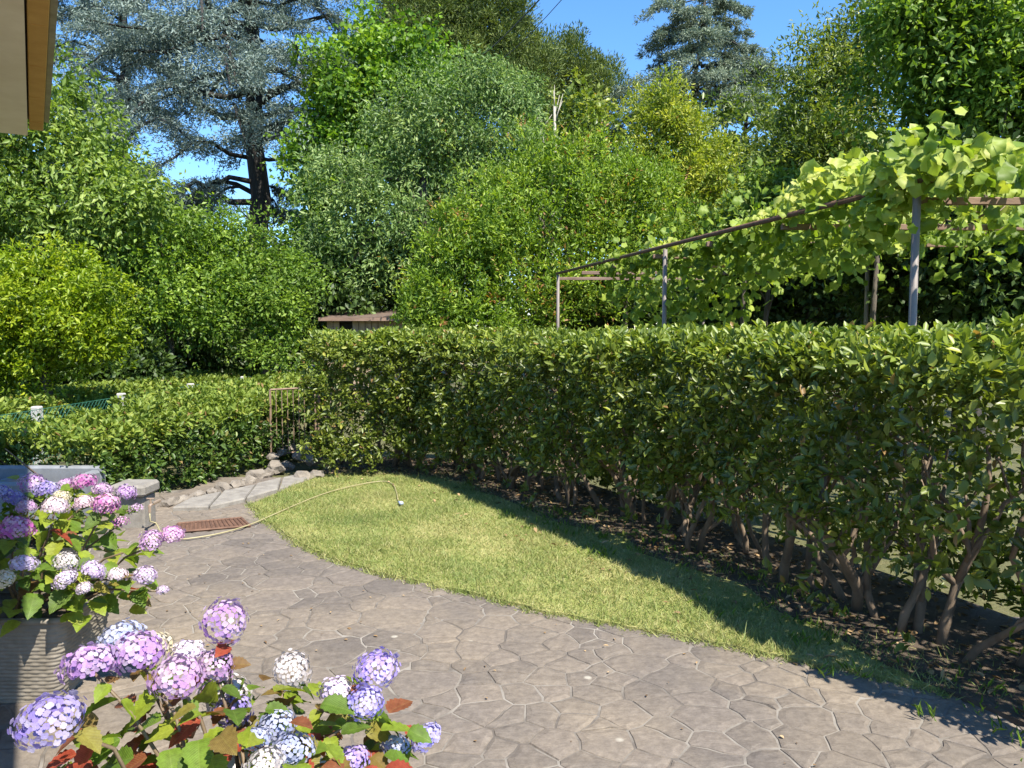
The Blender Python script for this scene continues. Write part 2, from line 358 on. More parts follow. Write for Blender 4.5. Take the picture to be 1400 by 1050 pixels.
def frames(d, nrm_):
    y = nrm(d); z = nrm_ - (nrm_ * y).sum(-1, keepdims=True) * y; z = nrm(z); x = np.cross(y, z)
    return np.stack([x, y, z], axis=-1)            # columns
def leafmesh(name, tmpl, pos, d, nm, length, width, tint):
    tv, tf = tmpl; n = len(pos)
    R = frames(d, nm)
    loc = tv[None] * np.stack([width, length, length], -1)[:, None, :]
    v = pos[:, None, :] + np.einsum('nij,nkj->nki', R, loc)
    f = (tf[None] + (np.arange(n) * len(tv))[:, None, None]).reshape(-1, tf.shape[1])
    return mesh_np(name, v.reshape(-1, 3), f, np.repeat(tint, len(tv)))
def rdir(n):
    return nrm(rng.normal(size=(n, 3)))
CAMP = np.array([0, 0, CAMH])

def fnoise(p, f, o=0.0):
    return np.array([noise.noise(Vector((a * f + o, b * f, c * f))) for a, b, c in p])
def clumps(lobes, cr, dens, back=0.3):
    """lobes (n,6) centre + radii -> clump centres, outward dirs, radii"""
    P, D, Rr = [], [], []
    L = np.array(lobes)
    for i, l in enumerate(L):
        c, r = l[:3], l[3:]
        area = 4 * math.pi * ((r[0] * r[1]) ** 1.6 + (r[0] * r[2]) ** 1.6 + (r[1] * r[2]) ** 1.6) ** (1 / 1.6) / 3 ** (1 / 1.6)
        n = max(6, int(dens * area / (cr * cr)))
        d = rdir(n); q = rng.uniform(0.3, 1.0, n) ** 0.5
        bumpy = 1 + 0.34 * fnoise(d, 2.1, i * 7.3) + 0.2 * fnoise(d, 5.0, i * 3.1)
        p = c + d * r * (q * bumpy)[:, None]
        keep = np.ones(n, bool)
        for j, m in enumerate(L):
            if j != i: keep &= ((((p - m[:3]) / m[3:]) ** 2).sum(-1) > 0.4)
        tc = nrm(CAMP - p); facing = (tc * nrm(d / r)).sum(-1)
        keep &= (facing > -0.3) | (rng.random(n) < back)
        keep &= p[:, 2] > 0.15
        P.append(p[keep]); D.append(nrm(d / r)[keep]); Rr.append(cr * np.clip(np.exp(rng.normal(size=keep.sum()) * 0.38), 0.4, 1.9))
    return np.concatenate(P), np.concatenate(D), np.concatenate(Rr)

def crown(lobes, cr=0.4, dens=0.62, per=60, size=0.1, aspect=0.5, droop=0.3, tmpl=DIAMOND, outward=0.5, up=0.5, tintbias=0.0, spiky=False, fill=0.22, back=0.3, shoots=0.8, shlen=1.6, shper=14):
    cp, cd, crr = clumps(lobes, cr, dens, back=back)
    nC = len(cp)
    cnt = np.clip((per * (crr / cr) ** 2).astype(int), 6, per * 3); ci = np.repeat(np.arange(nC), cnt); n = len(ci)
    d = nrm(rdir(n) + cd[ci] * outward + np.array([0, 0, 0.3]))
    rad = rng.uniform(0.2, 1.15, n) ** 0.6
    sqz = rng.uniform(0.6, 1.15, (nC, 3))
    pos = cp[ci] + d * sqz[ci] * (crr[ci] * rad)[:, None]
    if spiky:
        di = nrm(d * 1.0 + np.array([0, 0, 0.45]) + rng.normal(size=(n, 3)) * 0.45); nm = rdir(n)
    else:
        di = nrm(rdir(n) * 0.9 + d * 0.6 + np.array([0, 0, -droop])); nm = nrm(d * 0.4 + np.array([0, 0, up]) + rng.normal(size=(n, 3)) * 0.6)
    L = size * rng.uniform(0.55, 1.3, n)
    cl = rng.normal(size=nC) * 0.17
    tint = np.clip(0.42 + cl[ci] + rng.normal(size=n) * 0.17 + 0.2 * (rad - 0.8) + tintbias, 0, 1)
    # loose shoots that break the outline
    ns = int(nC * shoots)
    if ns:
        k = rng.integers(0, nC, ns); sd0 = nrm(cd[k] * 0.8 + rng.normal(size=(ns, 3)) * 0.5 + np.array([0, 0, 0.55 - droop])); sl_ = crr[k] * shlen * rng.uniform(0.5, 1.3, ns)
        si = np.repeat(np.arange(ns), shper); m = len(si); t = rng.random(m)
        ax = sd0[si]; side = nrm(np.cross(ax, rdir(m)))
        sp_ = cp[k][si] + ax * (sl_[si] * (0.35 + 0.65 * t))[:, None] + np.array([0, 0, -1]) * (droop * 0.35 * sl_[si] * t * t)[:, None] + side * 0.02
        pos = np.concatenate([pos, sp_]); di = np.concatenate([di, nrm(ax * 0.7 + side * 0.8 + np.array([0, 0, -droop * 0.5]))]); nm = np.concatenate([nm, nrm(np.array([0, 0, up]) + rng.normal(size=(m, 3)) * 0.5)])
        L = np.concatenate([L, size * rng.uniform(0.5, 1.15, m) * (1.1 - 0.4 * t)]); tint = np.concatenate([tint, np.clip(0.55 + cl[k][si] + 0.25 * t + rng.normal(size=m) * 0.13 + tintbias, 0, 1)])
    # inner filling, sparse larger leaves so the crown is not hollow
    Lb = np.array(lobes); m = int(n * fill)
    k = rng.choice(len(Lb), m, p=(Lb[:, 3] * Lb[:, 4] * Lb[:, 5]) ** 0.67 / ((Lb[:, 3] * Lb[:, 4] * Lb[:, 5]) ** 0.67).sum())
    ip = Lb[k, :3] + rdir(m) * Lb[k, 3:] * (rng.random(m) ** 0.4 * 0.72)[:, None]; good = ip[:, 2] > 0.1; ip = ip[good]; m = len(ip)
    pos = np.concatenate([pos, ip]); di = np.concatenate([di, rdir(m)]); nm = np.concatenate([nm, rdir(m)])
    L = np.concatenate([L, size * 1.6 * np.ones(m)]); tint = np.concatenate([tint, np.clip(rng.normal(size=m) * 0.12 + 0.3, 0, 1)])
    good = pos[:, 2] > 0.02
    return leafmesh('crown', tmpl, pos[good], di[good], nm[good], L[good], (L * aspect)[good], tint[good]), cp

def trunk_mesh(base, top, r0, ends, r1=None, n=9, lr=0.28):
    mb = MB(); base = Vector(base); top = Vector(top); r1 = r1 or r0 * 0.55
    pts = []; rr = []
    for i in range(7):
        t = i / 6; p = base.lerp(top, t) + Vector((random.gauss(0, 1), random.gauss(0, 1), 0)) * r0 * 0.35 * (0 < i < 6)
        pts.append(p); rr.append(r0 * (1 - t) + r1 * t + (r0 * 0.45 if i == 0 else 0))
    pts[0] -= Vector((0, 0, 0.1))
    mb.tube(pts, rr, n)
    for e in ends:
        e = Vector(e); k = random.uniform(0.45, 1.0); s = base.lerp(top, k)
        m = s.lerp(e, 0.5) + Vector((random.gauss(0, 0.1), random.gauss(0, 0.1), (e - s).length * 0.12))
        r = r0 * lr
        mb.tube([s, s.lerp(m, 0.5) + Vector((0, 0, 0.03)), m, m.lerp(e, 0.5), e], [r, r * 0.8, r * 0.6, r * 0.4, r * 0.12], 6)
    return mb

def lobe(px, py, rx, ry, d, dep=0.8):
    c = at(px, py, d); k = d / F
    return [c.x, c.y, c.z, rx * k, (rx + ry) / 2 * k * dep, ry * k]

def tree(name, label, cat, basepx, d, lobes, mat, tr=0.12, top=None, group=None, bark='bark', limbs=10, **kw):
    b = gnd_at(basepx, d)
    t = thing(name, label, cat, b, group)
    L = [lobe(*(l if len(l) >= 5 else (*l, d))) for l in lobes]
    me, cp = crown(L, **kw)
    cr = ob('crown', me, M[mat]); cr.parent = t; cr.location = -b
    tz = np.mean([l[2] for l in L]); cx = np.mean([l[0] for l in L]); cy = np.mean([l[1] for l in L])
    tp = Vector(top) if top is not None else Vector((b.x * 0.4 + cx * 0.6, b.y * 0.4 + cy * 0.6, max(0.6, tz)))
    sel = cp[rng.choice(len(cp), min(limbs, len(cp)), replace=False)]
    tk = trunk_mesh(b, tp, tr, sel).build('trunk', M[bark], t, True); tk.location = -b
    return t
def gnd_at(px, d):
    return Vector(((px - 700) / F * d, d, 0.0))

# ------------------------------------------------------------------ the setting: ground, paving, lawn
me = mesh_np('ground', [(-600, -200, -0.03), (600, -200, -0.03), (600, 900, -0.03), (-600, 900, -0.03)], [[0, 1, 2, 3]])
tag(ob('ground', me, M['ground']), 'rough dry grassy ground under the trees beyond the hedges', 'ground', kind='structure')

HC = [Vector(p) for p in ((3.7, 2.95), (3.05, 3.02), (2.64, 3.32), (2.38, 3.8), (2.1, 4.5), (1.68, 5.4), (1.15, 6.3), (0.6, 7.2), (0.05, 8.2), (-0.7, 8.98), (-1.45, 9.2), (-2.3, 9.2))]
def polyl(pts, step):
    out = []
    P = [pts[0] * 2 - pts[1]] + pts + [pts[-1] * 2 - pts[-2]]
    for i in range(1, len(P) - 2):
        n = max(1, int((P[i + 1] - P[i]).length / step))
        for k in range(n):
            t = k / n; a, b, c, e = P[i - 1], P[i], P[i + 1], P[i + 2]
            out.append(0.5 * ((2 * b) + (c - a) * t + (2 * a - 5 * b + 4 * c - e) * t * t + (3 * b - a - 3 * c + e) * t ** 3))
    out.append(pts[-1]); return out
HL = polyl(HC, 0.05)
PATH_EDGE = [(-2.44, 7.16), (-1.98, 6.35), (-1.47, 5.65), (-1.01, 5.21), (-0.47, 4.86), (0.0, 4.53), (0.41, 4.28), (0.79, 4.09), (1.14, 3.91), (1.38, 3.75), (1.65, 3.6), (1.88, 3.45), (2.07, 3.36), (2.25, 3.27), (2.5, 3.05), (2.75, 2.85), (3.4, 2.55)]
PE = polyl([Vector(p) for p in PATH_EDGE], 0.08)
PE = [p + Vector((random.gauss(0, 0.012), random.gauss(0, 0.012))) for p in PE]
LAWN = PE + [Vector((3.7, 2.6))] + [p for p in HL] + [Vector((-2.05, 8.75)), Vector((-2.25, 8.2)), Vector((-2.35, 7.6))]
# paving bed (mortar) and stones
bed = [(-6.5, -3.0), (6.5, -3.0), (6.5, 0.2), (3.1, 2.5), (2.55, 3.4), (0.6, 5.0), (-1.4, 6.8), (-2.1, 7.9), (-2.5, 8.4), (-4.0, 7.6), (-6.5, 7.4)]
pav = tag(ob('paving', mesh_np('paving', [(x, y, 0.0) for x, y in bed], [list(range(len(bed)))]), M['mortar']), 'crazy paving of irregular grey brown flagstones around the lawn', 'paving', kind='structure')
seeds = []
for _ in range(30000):
    p = (random.uniform(-4.4, 4.2), random.uniform(0.6, 7.9))
    if not inside(bed, np.array([p[0]]), np.array([p[1]]))[0]: continue
    rr = 0.075 + 0.17 * random.random() ** 1.7
    if all((0.85 * (p[0] - q[0])) ** 2 + ((p[1] - q[1]) * 1.1) ** 2 > (0.5 * (rr + q[2])) ** 2 * 1.35 for q in seeds): seeds.append((*p, rr))
sd = np.array(seeds)
def cell(i):
    p = sd[i, :2]; poly = [p + np.array(o) * 0.7 for o in ((-1, -1), (1, -1), (1, 1), (-1, 1))]
    dd = ((sd[:, :2] - p) ** 2).sum(1)
    for j in np.argsort(dd)[1:22]:
        q = sd[j, :2]; nn = q - p; mid = p + nn * min(0.75, max(0.25, 0.5 + 0.5 * (sd[i, 2] ** 2 - sd[j, 2] ** 2) * 0.8 / max(nn @ nn, 1e-6))); out = []
        for k in range(len(poly)):
            a, b = poly[k], poly[(k + 1) % len(poly)]; sa, sb = (a - mid) @ nn, (b - mid) @ nn
            if sa <= 0: out.append(a)
            if sa * sb < 0: out.append(a + (b - a) * sa / (sa - sb))
        poly = out
        if len(poly) < 3: return []
    return poly
def stone_geo(poly, tint):
    poly = np.array(poly); c = poly.mean(0); ring = []
    for k in range(len(poly)):
        a, b = poly[k], poly[(k + 1) % len(poly)]; e = b - a; L = np.linalg.norm(e)
        if L < 0.02: continue
        m = max(1, int(L / 0.05)); nn = np.array([e[1], -e[0]]) / L
        for t in range(m):
            q = a + e * t / m
            w = noise.noise(Vector((q[0] * 7, q[1] * 7, 3.1))) * 0.03 + noise.noise(Vector((q[0] * 25, q[1] * 25, 3.1))) * 0.008, noise.noise(Vector((q[0] * 7, q[1] * 7, 9.7))) * 0.03 + noise.noise(Vector((q[0] * 25, q[1] * 25, 9.1))) * 0.008
            ring.append(q + np.array(w))
    ring = np.array(ring); n = len(ring)
    dv = c - ring; dl = np.maximum(np.linalg.norm(dv, axis=1, keepdims=True), 1e-6); u = dv / dl
    gap = 0.001 + 0.0035 * random.random(); zt = 0.0045 + random.random() * 0.004
    o = ring + u * gap; i1 = ring + u * (gap + 0.005); i2 = ring + u * np.minimum(gap + 0.035, dl * 0.4)
    v = [(*p, -0.003) for p in o] + [(*p, zt - 0.004 + random.random() * 0.002) for p in i1] + [(*p, zt + random.random() * 0.003) for p in i2] + [(c[0], c[1], zt + 0.001)]
    f = []
    for k in range(n):
        k2 = (k + 1) % n
        f += [(k, k2, n + k2, n + k), (n + k, n + k2, 2 * n + k2, 2 * n + k), (2 * n + k, 2 * n + k2, 3 * n)]
    return v, f, tint, c
stones = []
lx = np.array(LAWN)
for i in range(len(sd)):
    p = cell(i)
    if len(p) < 3: continue
    P = np.array(p); A = abs(sum(P[k][0] * P[(k + 1) % len(P)][1] - P[(k + 1) % len(P)][0] * P[k][1] for k in range(len(P)))) / 2
    if A > 0.4 or not inside(bed, P[:, 0], P[:, 1]).all(): 
        if A > 0.4 or not inside(bed, P[:, 0], P[:, 1]).any(): continue
    if inside(LAWN, P[:, 0], P[:, 1]).all(): continue
    g = stone_geo(p, random.random()); c = g[3]
    v = Vector((c[0], c[1], 0)) - Vector((0, 0, CAMH)); fy = v.y * math.cos(PITCH) - v.z * math.sin(PITCH)
    zz = v.y * math.sin(PITCH) + v.z * math.cos(PITCH)
    vis = fy > 0.3 and abs(v.x / fy) < 0.7 and abs(zz / fy) < 0.52
    shown = inside(LAWN, [c[0]], [c[1]])[0]
    stones.append((A / (v.length ** 3) if vis and not shown else 0, g))
stones.sort(key=lambda s: -s[0])
rest = MB()
for k, (score, g) in enumerate(stones):
    if k < 300 and score > 0:
        mb = MB(); mb.add(g[0], g[1], g[2]); mb.build('paving_stone', M['paver'], pav, origin=(g[3][0], g[3][1], 0.0))
    else: rest.add(g[0], g[1], g[2])
tag(rest.build('outer_stones', M['paver'], pav), kind='stuff')

# lawn sheet (fine grid, triangulated fan is hidden by blades) and grass
def sheet(name, poly, z, mat, label, cat, amp=0.0, step=0.12, kind='structure'):
    P = np.array([(p[0], p[1]) for p in poly]); x0, y0 = P.min(0); x1, y1 = P.max(0)
    import bmesh
    bm = bmesh.new(); vs = [bm.verts.new((p[0], p[1], z)) for p in P]; f = bm.faces.new(vs)
    bmesh.ops.triangulate(bm, faces=[f])
    ext = bmesh.ops.extrude_edge_only(bm, edges=[e for e in bm.edges if e.is_boundary])
    for v in ext['geom']:
        if isinstance(v, bmesh.types.BMVert): v.co.z = -0.03
    bmesh.ops.recalc_face_normals(bm, faces=bm.faces)
    me = bpy.data.meshes.new(name); bm.to_mesh(me); bm.free()
    return tag(ob(name, me, mat), label, cat, kind=kind)
sheet('lawn', LAWN, 0.022, M['lawn'], 'small sunlit lawn of short half dry grass', 'lawn')

def dist_line(x, y, line):
    L = np.array([(p[0], p[1]) for p in line]); best = np.full(len(x), 1e9)
    for k in range(0, len(L), 2): best = np.minimum(best, np.hypot(x - L[k, 0], y - L[k, 1]))
    return best
def scatter(poly, n):
    P = np.array([(p[0], p[1]) for p in poly]); lo, hi = P.min(0), P.max(0)
    q = rng.uniform(lo, hi, (n, 2)); return q[inside(poly, q[:, 0], q[:, 1])]
BLADE = (np.array([[-0.5, 0, 0], [0.5, 0, 0], [0.0, 1, 0.0]]), np.array([[0, 1, 2]]))
q = scatter(LAWN, 520000)
dh = dist_line(q[:, 0], q[:, 1], HL); keep = (rng.random(len(q)) < np.clip((dh - 0.4) / 0.3, 0.12, 1))
pn = np.array([noise.noise(Vector((a * 2.2, b * 2.2, 0))) for a, b in q[:, :2]])
keep &= rng.random(len(q)) < np.maximum(0.62, 0.8 + pn)
q = q[keep]; n = len(q)
ek = rng.integers(0, len(PE) - 12, 9000); pe = np.array([(a.x, a.y) for a in PE]); eq = pe[ek] + rng.normal(size=(9000, 2)) * 0.028; pnk = np.concatenate([pn[keep], rng.uniform(-0.5, 1.2, 9000)]); q = np.concatenate([q, eq]); n = len(q)
pos = np.column_stack([q, np.where(np.arange(n) < n - 9000, 0.02, 0.004)])
d = nrm(np.column_stack([rng.normal(size=(n, 2)) * 0.75, np.full(n, 0.8)])); nm = rdir(n)
Lb = rng.uniform(0.015, 0.045, n) * np.exp(rng.normal(size=n) * 0.3) * (1 + 0.3 * pnk)
gr = ob('grass', leafmesh('grass', BLADE, pos, d, nm, Lb, np.full(n, 0.006), rng.random(n)), M['blade'])
tag(gr, 'short yellow green grass blades covering the lawn', 'grass', kind='stuff')

# bare soil under the hedge with litter and a few weeds
soil = []
for i in range(0, len(HL), 4): 
    t = (HL[min(i + 1, len(HL) - 1)] - HL[max(i - 1, 0)]).normalized(); soil.append((HL[i], Vector((-t.y, t.x))))
sp = [c + nn * (0.5 + 0.22 * noise.noise(Vector((c.x * 1.7, c.y * 1.7, 1)))) for c, nn in soil] + [c - nn * 0.6 for c, nn in soil][::-1]
sheet('soil', sp, 0.028, M['soil'], 'strip of bare dark soil under the tall hedge', 'soil')
q = scatter(sp, 22000); n = len(q); keep = rng.random(n) < 0.35; q = q[keep]; n = len(q)
extra = scatter(LAWN, 900); extra = extra[dist_line(extra[:, 0], extra[:, 1], HL) < 1.2][:320]; q = np.concatenate([q, extra]); n = len(q)
pos = np.column_stack([q, rng.uniform(0.032, 0.05, n)])
tag(ob('leaf_litter', leafmesh('leaf_litter', OVAL, pos, nrm(rdir(n) * [1, 1, 0.25]), nrm(rng.normal(size=(n, 3)) * 0.35 + [0, 0, 1]), rng.uniform(0.03, 0.065, n), rng.uniform(0.012, 0.035, n), rng.random(n)), M['litter']), 'dry fallen leaves scattered on the soil under the hedge', 'leaf litter', kind='stuff')
fx = np.column_stack([rng.uniform(-2.2, 2.4, 700), rng.uniform(2.2, 6.5, 700)]); fx = fx[~inside(LAWN, fx[:, 0], fx[:, 1])]; fx = fx[(fx[:, 0] < 2.2) & (rng.random(len(fx)) < 0.25)]; n = len(fx)
tag(ob('fallen_debris', leafmesh('fallen_debris', OVAL, np.column_stack([fx, np.full(n, 0.014)]), nrm(rdir(n) * [1, 1, 0.08]), nrm(rng.normal(size=(n, 3)) * 0.15 + [0, 0, 1]), rng.uniform(0.008, 0.035, n), rng.uniform(0.006, 0.018, n), rng.random(n)), M['litter']), 'tiny dry leaves and petals strewn over the paving', 'leaf litter', kind='stuff')
def weed_spot():
    k = random.randrange(20, 110); c = HL[k]; t = (HL[k + 1] - HL[k - 1]).normalized(); nn = Vector((-t.y, t.x)); return c + nn * random.uniform(0.1, 0.95)
wp = []
for _ in range(90):
    c = weed_spot(); m = random.randint(4, 16); wp.append(np.column_stack([np.full(m, c.x), np.full(m, c.y), np.full(m, 0.02)]) + rng.normal(size=(m, 3)) * [0.035, 0.035, 0])
wp = np.concatenate(wp); n = len(wp)
tag(ob('weeds', leafmesh('weeds', DIAMOND, wp, nrm(np.column_stack([rng.normal(size=(n, 2)) * 0.6, np.full(n, 0.9)])), rdir(n), rng.uniform(0.025, 0.075, n), rng.uniform(0.004, 0.009, n), rng.random(n)), M['plum']), 'small green weeds sprouting in the shade along the hedge foot', 'weeds', kind='stuff')

# ------------------------------------------------------------------ hedges
def hedge_leaves(line, hw, z0, ztop, n_twigs, per, size, aspect, frontside=1, zfade=None, density=None, round_=0.28, topbias=0.35, backp=0.25, gapk=0.8):
    """line list of 2D; returns arrays for leaves, with flag top"""
    P = np.array([(p[0], p[1]) for p in line]); T = np.gradient(P, axis=0); T = T / np.linalg.norm(T, axis=1, keepdims=True); Nn = np.column_stack([-T[:, 1], T[:, 0]]) * frontside
    k = rng.integers(0, len(P), n_twigs); u = rng.random(n_twigs)
    zt = np.array([ztop(i) for i in range(len(P))])[k]
    face = np.where(u < topbias, 1, np.where(u < 1 - backp, 0, 2))           # 0 front, 1 top, 2 back
    a = rng.uniform(-1, 1, n_twigs); v = rng.random(n_twigs)
    depth = rng.random(n_twigs) ** 2.0 * 0.30
    off = np.where(face == 1, a * hw, np.where(face == 0, hw - depth, -hw + depth))
    z = np.where(face == 1, zt - depth, z0 + (zt - z0) * v)
    # round the shoulders
    ex = np.clip((np.abs(off) - (hw - round_)) / round_, 0, 1); ez = np.clip((z - (zt - round_)) / round_, 0, 1); m = np.hypot(ex, ez); s = np.where(m > 1, 1 / np.maximum(m, 1e-6), 1)
    off = np.sign(off) * (np.minimum(np.abs(off), hw - round_) + ex * s * round_); z = np.minimum(z, zt - round_) + ez * s * round_
    wob = np.array([noise.noise(Vector((P[i, 0] * 1.6, P[i, 1] * 1.6, zz * 1.6))) for i, zz in zip(k, z)])
    off = off + wob * 0.11 * np.sign(off); z = z + np.where(face == 1, wob * 0.03, 0)
    pos = np.column_stack([P[k] + Nn[k] * off[:, None] + T[k] * rng.normal(size=(n_twigs, 1)) * 0.04, z])
    out = np.column_stack([Nn[k] * (off / hw)[:, None] * np.where(face == 1, 0.4, 1.0)[:, None], np.where(face == 1, 1.0, 0.25)])
    nz2 = fnoise(pos, 3.2, 11.0) + 0.5 * fnoise(pos, 8.0, 5.0)
    keep = rng.random(n_twigs) < np.clip(gapk + 1.3 * nz2, 0.2, 1)
    pos = pos + out * (nz2 * 0.05)[:, None]
    if density is not None: keep &= rng.random(n_twigs) < density(k / len(P), z, face)
    pos, out, face, zt, z = pos[keep], nrm(out[keep]), face[keep], zt[keep], z[keep]
    nt_ = len(pos); ci = np.repeat(np.arange(nt_), per); n = nt_ * per
    td = nrm(out + rng.normal(size=(nt_, 3)) * 0.55)[ci]
    al = rng.uniform(-0.5, 1.0, n)[:, None] * 0.075
    side = nrm(np.cross(td, rdir(n)))
    p = pos[ci] + td * al + side * 0.006
    d = nrm(side * 0.8 + td * 0.65 + np.array([0, 0, 0.1])); nm = nrm(td * 0.7 + np.array([0, 0, 0.5]) + rng.normal(size=(n, 3)) * 0.4)
    L = size * rng.uniform(0.55, 1.25, n); cl = rng.normal(size=nt_) * 0.12
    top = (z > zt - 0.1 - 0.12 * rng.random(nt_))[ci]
    tint = np.clip(0.4 + cl[ci] + rng.normal(size=n) * 0.2, 0, 1)
    tint = np.where(rng.random(n) < 0.015, 1.0, np.minimum(tint, 0.93))
    return p, d, nm, L, L * aspect, tint, top

hedge = thing('hedge', 'tall clipped evergreen hedge curving round the lawn on woody stems', 'hedge', (0.6, 7.2, 0))
HB = Vector((0.6, 7.2, 0))
nH = len(HL)
def hz(i):
    t = i / nH; p = HL[i]
    return 1.575 + 0.2 * max(0, 1 - p.length / 4.6) + 0.025 * noise.noise(Vector((p.x * 1.3, p.y * 1.3, 5)))
def hdens(t, z, face):
    # t 0 near right end, 1 far left end: foliage reaches lower on the far stretch, thin and open on the near one
    t = t * 0.88 + 0.12
    low = np.interp(t, [0, 0.3, 0.5, 0.72, 0.8, 1], [0.45, 0.45, 0.42, 0.27, 0.1, 0.04])
    f = np.where(face == 2, np.clip((z - 0.02) / 0.15, 0.1, 1), np.clip((z - low) / 0.35, 0.04, 1))
    thin = np.interp(t, [0, 0.2, 0.34, 0.5, 0.7, 1], [0.85, 0.85, 0.85, 0.95, 1, 1])
    gap = 1 - 0.6 * np.exp(-((t - 0.27) / 0.06) ** 2 - ((z - 0.95) / 0.25) ** 2)
    return f * np.where(face == 1, 1.0, thin * np.where(face == 2, gap, np.sqrt(np.maximum(gap, 0))))
p, d, nm, L, Wd, tint, top = hedge_leaves(HL, 0.64, 0.05, hz, 28000, 8, 0.062, 0.5, 1, density=hdens, gapk=0.62, backp=0.32, topbias=0.28)
# upright new shoots above the clipped top, longest towards the near end
ks = rng.integers(0, nH, 420); ks = ks[rng.random(420) < np.interp(ks / nH, [0, 0.35, 0.6, 1], [1, 0.7, 0.3, 0.15])]
sp0 = np.array([(HL[k].x, HL[k].y, hz(k)) for k in ks]) + np.column_stack([rng.normal(size=(len(ks), 2)) * 0.28, np.full(len(ks), -0.03)]); shh = rng.uniform(0.03, 0.13, len(ks))
ci = np.repeat(np.arange(len(ks)), 8); n = len(ci); tt = rng.random(n); ax = nrm(np.column_stack([rng.normal(size=(len(ks), 2)) * 0.25, np.ones(len(ks))]))[ci]; sdv = nrm(np.cross(ax, rdir(n)))
p = np.concatenate([p, sp0[ci] + ax * (shh[ci] * tt)[:, None]]); d = np.concatenate([d, nrm(ax * 0.9 + sdv * 0.8)]); nm = np.concatenate([nm, nrm(ax * 0.6 - sdv * 0.4 + rng.normal(size=(n, 3)) * 0.2)]); ll = rng.uniform(0.035, 0.075, n)
L = np.concatenate([L, ll]); Wd = np.concatenate([Wd, ll * 0.42]); tint = np.concatenate([tint, np.clip(rng.normal(0.6, 0.15, n), 0, 0.92)]); top = np.concatenate([top, np.ones(n, bool)])
near = np.linalg.norm(p - CAMP, axis=1); inview = (np.abs(p[:, 0] / np.maximum(p[:, 1], 0.1)) < 0.66) & (p[:, 1] > 2.0)
front = inview & (rng.random(len(p)) < 0.25)
ordr = np.argsort(np.where(front, near, 99))[:300]; isl = np.zeros(len(p), bool); isl[ordr] = True
SLV, SLF = serrated(6, 0.26, 0.12, -0.2)
def leaf_variants(name, vf, mat, tints):
    out = []
    for t in tints:
        me = bpy.data.meshes.new(name); me.from_pydata(vf[0], [], vf[1]); me.materials.append(mat)
        a = me.attributes.new('tint', 'FLOAT', 'POINT'); a.data.foreach_set('value', [t] * len(vf[0])); me.polygons.foreach_set('use_smooth', [True] * len(me.polygons)); out.append(me)
    return out
hv = leaf_variants('leaf', (SLV, SLF), M['hedge_leaf'], [0.25, 0.4, 0.55, 0.7, 0.82]); hvt = leaf_variants('leaf', (SLV, SLF), M['hedge_lit_top'], [0.3, 0.5, 0.65, 0.8])
def leafobj(parent, base, meshes, p, d, nm, L, w=None):
    R = frames(d[None], nm[None])[0]; o = bpy.data.objects.new('leaf', random.choice(meshes)); C.objects.link(o)
    w = w or L
    m = Matrix(((R[0, 0] * w, R[0, 1] * L, R[0, 2] * L, p[0] - base.x), (R[1, 0] * w, R[1, 1] * L, R[1, 2] * L, p[1] - base.y), (R[2, 0] * w, R[2, 1] * L, R[2, 2] * L, p[2] - base.z), (0, 0, 0, 1)))
    o.parent = parent; o.matrix_local = m; return o
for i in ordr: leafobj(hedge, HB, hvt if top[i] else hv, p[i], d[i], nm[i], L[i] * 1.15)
for nme, sel, mt in (('foliage', ~isl & ~top, 'hedge_leaf'), ('top_foliage', ~isl & top, 'hedge_lit_top')):
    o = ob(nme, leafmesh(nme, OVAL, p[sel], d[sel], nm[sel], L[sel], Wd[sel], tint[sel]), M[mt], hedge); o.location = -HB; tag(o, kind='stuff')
# woody stems, one part each
i = 4
while i < nH - 3:
    c = HL[i]; t = (HL[i + 1] - HL[i - 1]).normalized(); nn = Vector((-t.y, t.x)); mb = MB()
    r = random.uniform(0.014, 0.036); b = Vector((c.x, c.y, 0.0)) + Vector((nn.x, nn.y, 0)) * random.uniform(-0.12, 0.22)
    def limb(s, dr, ln, r, lev):
        pts = [s]; rr = [r]; v = dr.normalized(); m = 6
        for k in range(m):
            v = (v + Vector((random.gauss(0, 0.22), random.gauss(0, 0.22), random.gauss(0.05, 0.1)))).normalized()
            of = (pts[-1].x - c.x) * nn.x + (pts[-1].y - c.y) * nn.y
            if abs(of) > 0.3: v = (v - Vector((nn.x, nn.y, 0)) * (0.25 if of > 0 else -0.25)).normalized()
            if pts[-1].z > 1.25: v.z = min(v.z, 0.05)
            pts.append(pts[-1] + v * ln / m); rr.append(r * (1 - 0.75 * (k + 1) / m) + 0.003)
        mb.tube(pts, rr, 7 if lev == 0 else 5)
        if lev < 2:
            for k in range(3 if lev == 0 else 2):
                j = random.randint(1, 5); dv = (v + Vector((random.gauss(0, 0.7), random.gauss(0, 0.7), 0.5))).normalized(); limb(pts[j], dv, ln * random.uniform(0.4, 0.65), rr[j] * 0.75, lev + 1)
    for k in range(random.choice((1, 1, 2))):
        lean = Vector((nn.x * random.uniform(-0.2, 0.3) + t.x * random.gauss(0, 0.25 if i > 24 else 0.08), nn.y * random.uniform(-0.2, 0.3) + t.y * random.gauss(0, 0.25 if i > 24 else 0.08), 1)); limb(b + Vector((random.gauss(0, 0.03), random.gauss(0, 0.03), -0.03)), lean, random.uniform(0.85, 1.25), r, 0)
    zs = [v for v in mb.v if v[2] < 1.66]
    mb.build('stem', M['hedge_bark'], hedge, True, origin=b).location = b - HB
    i += random.choice((3, 3, 4, 5))

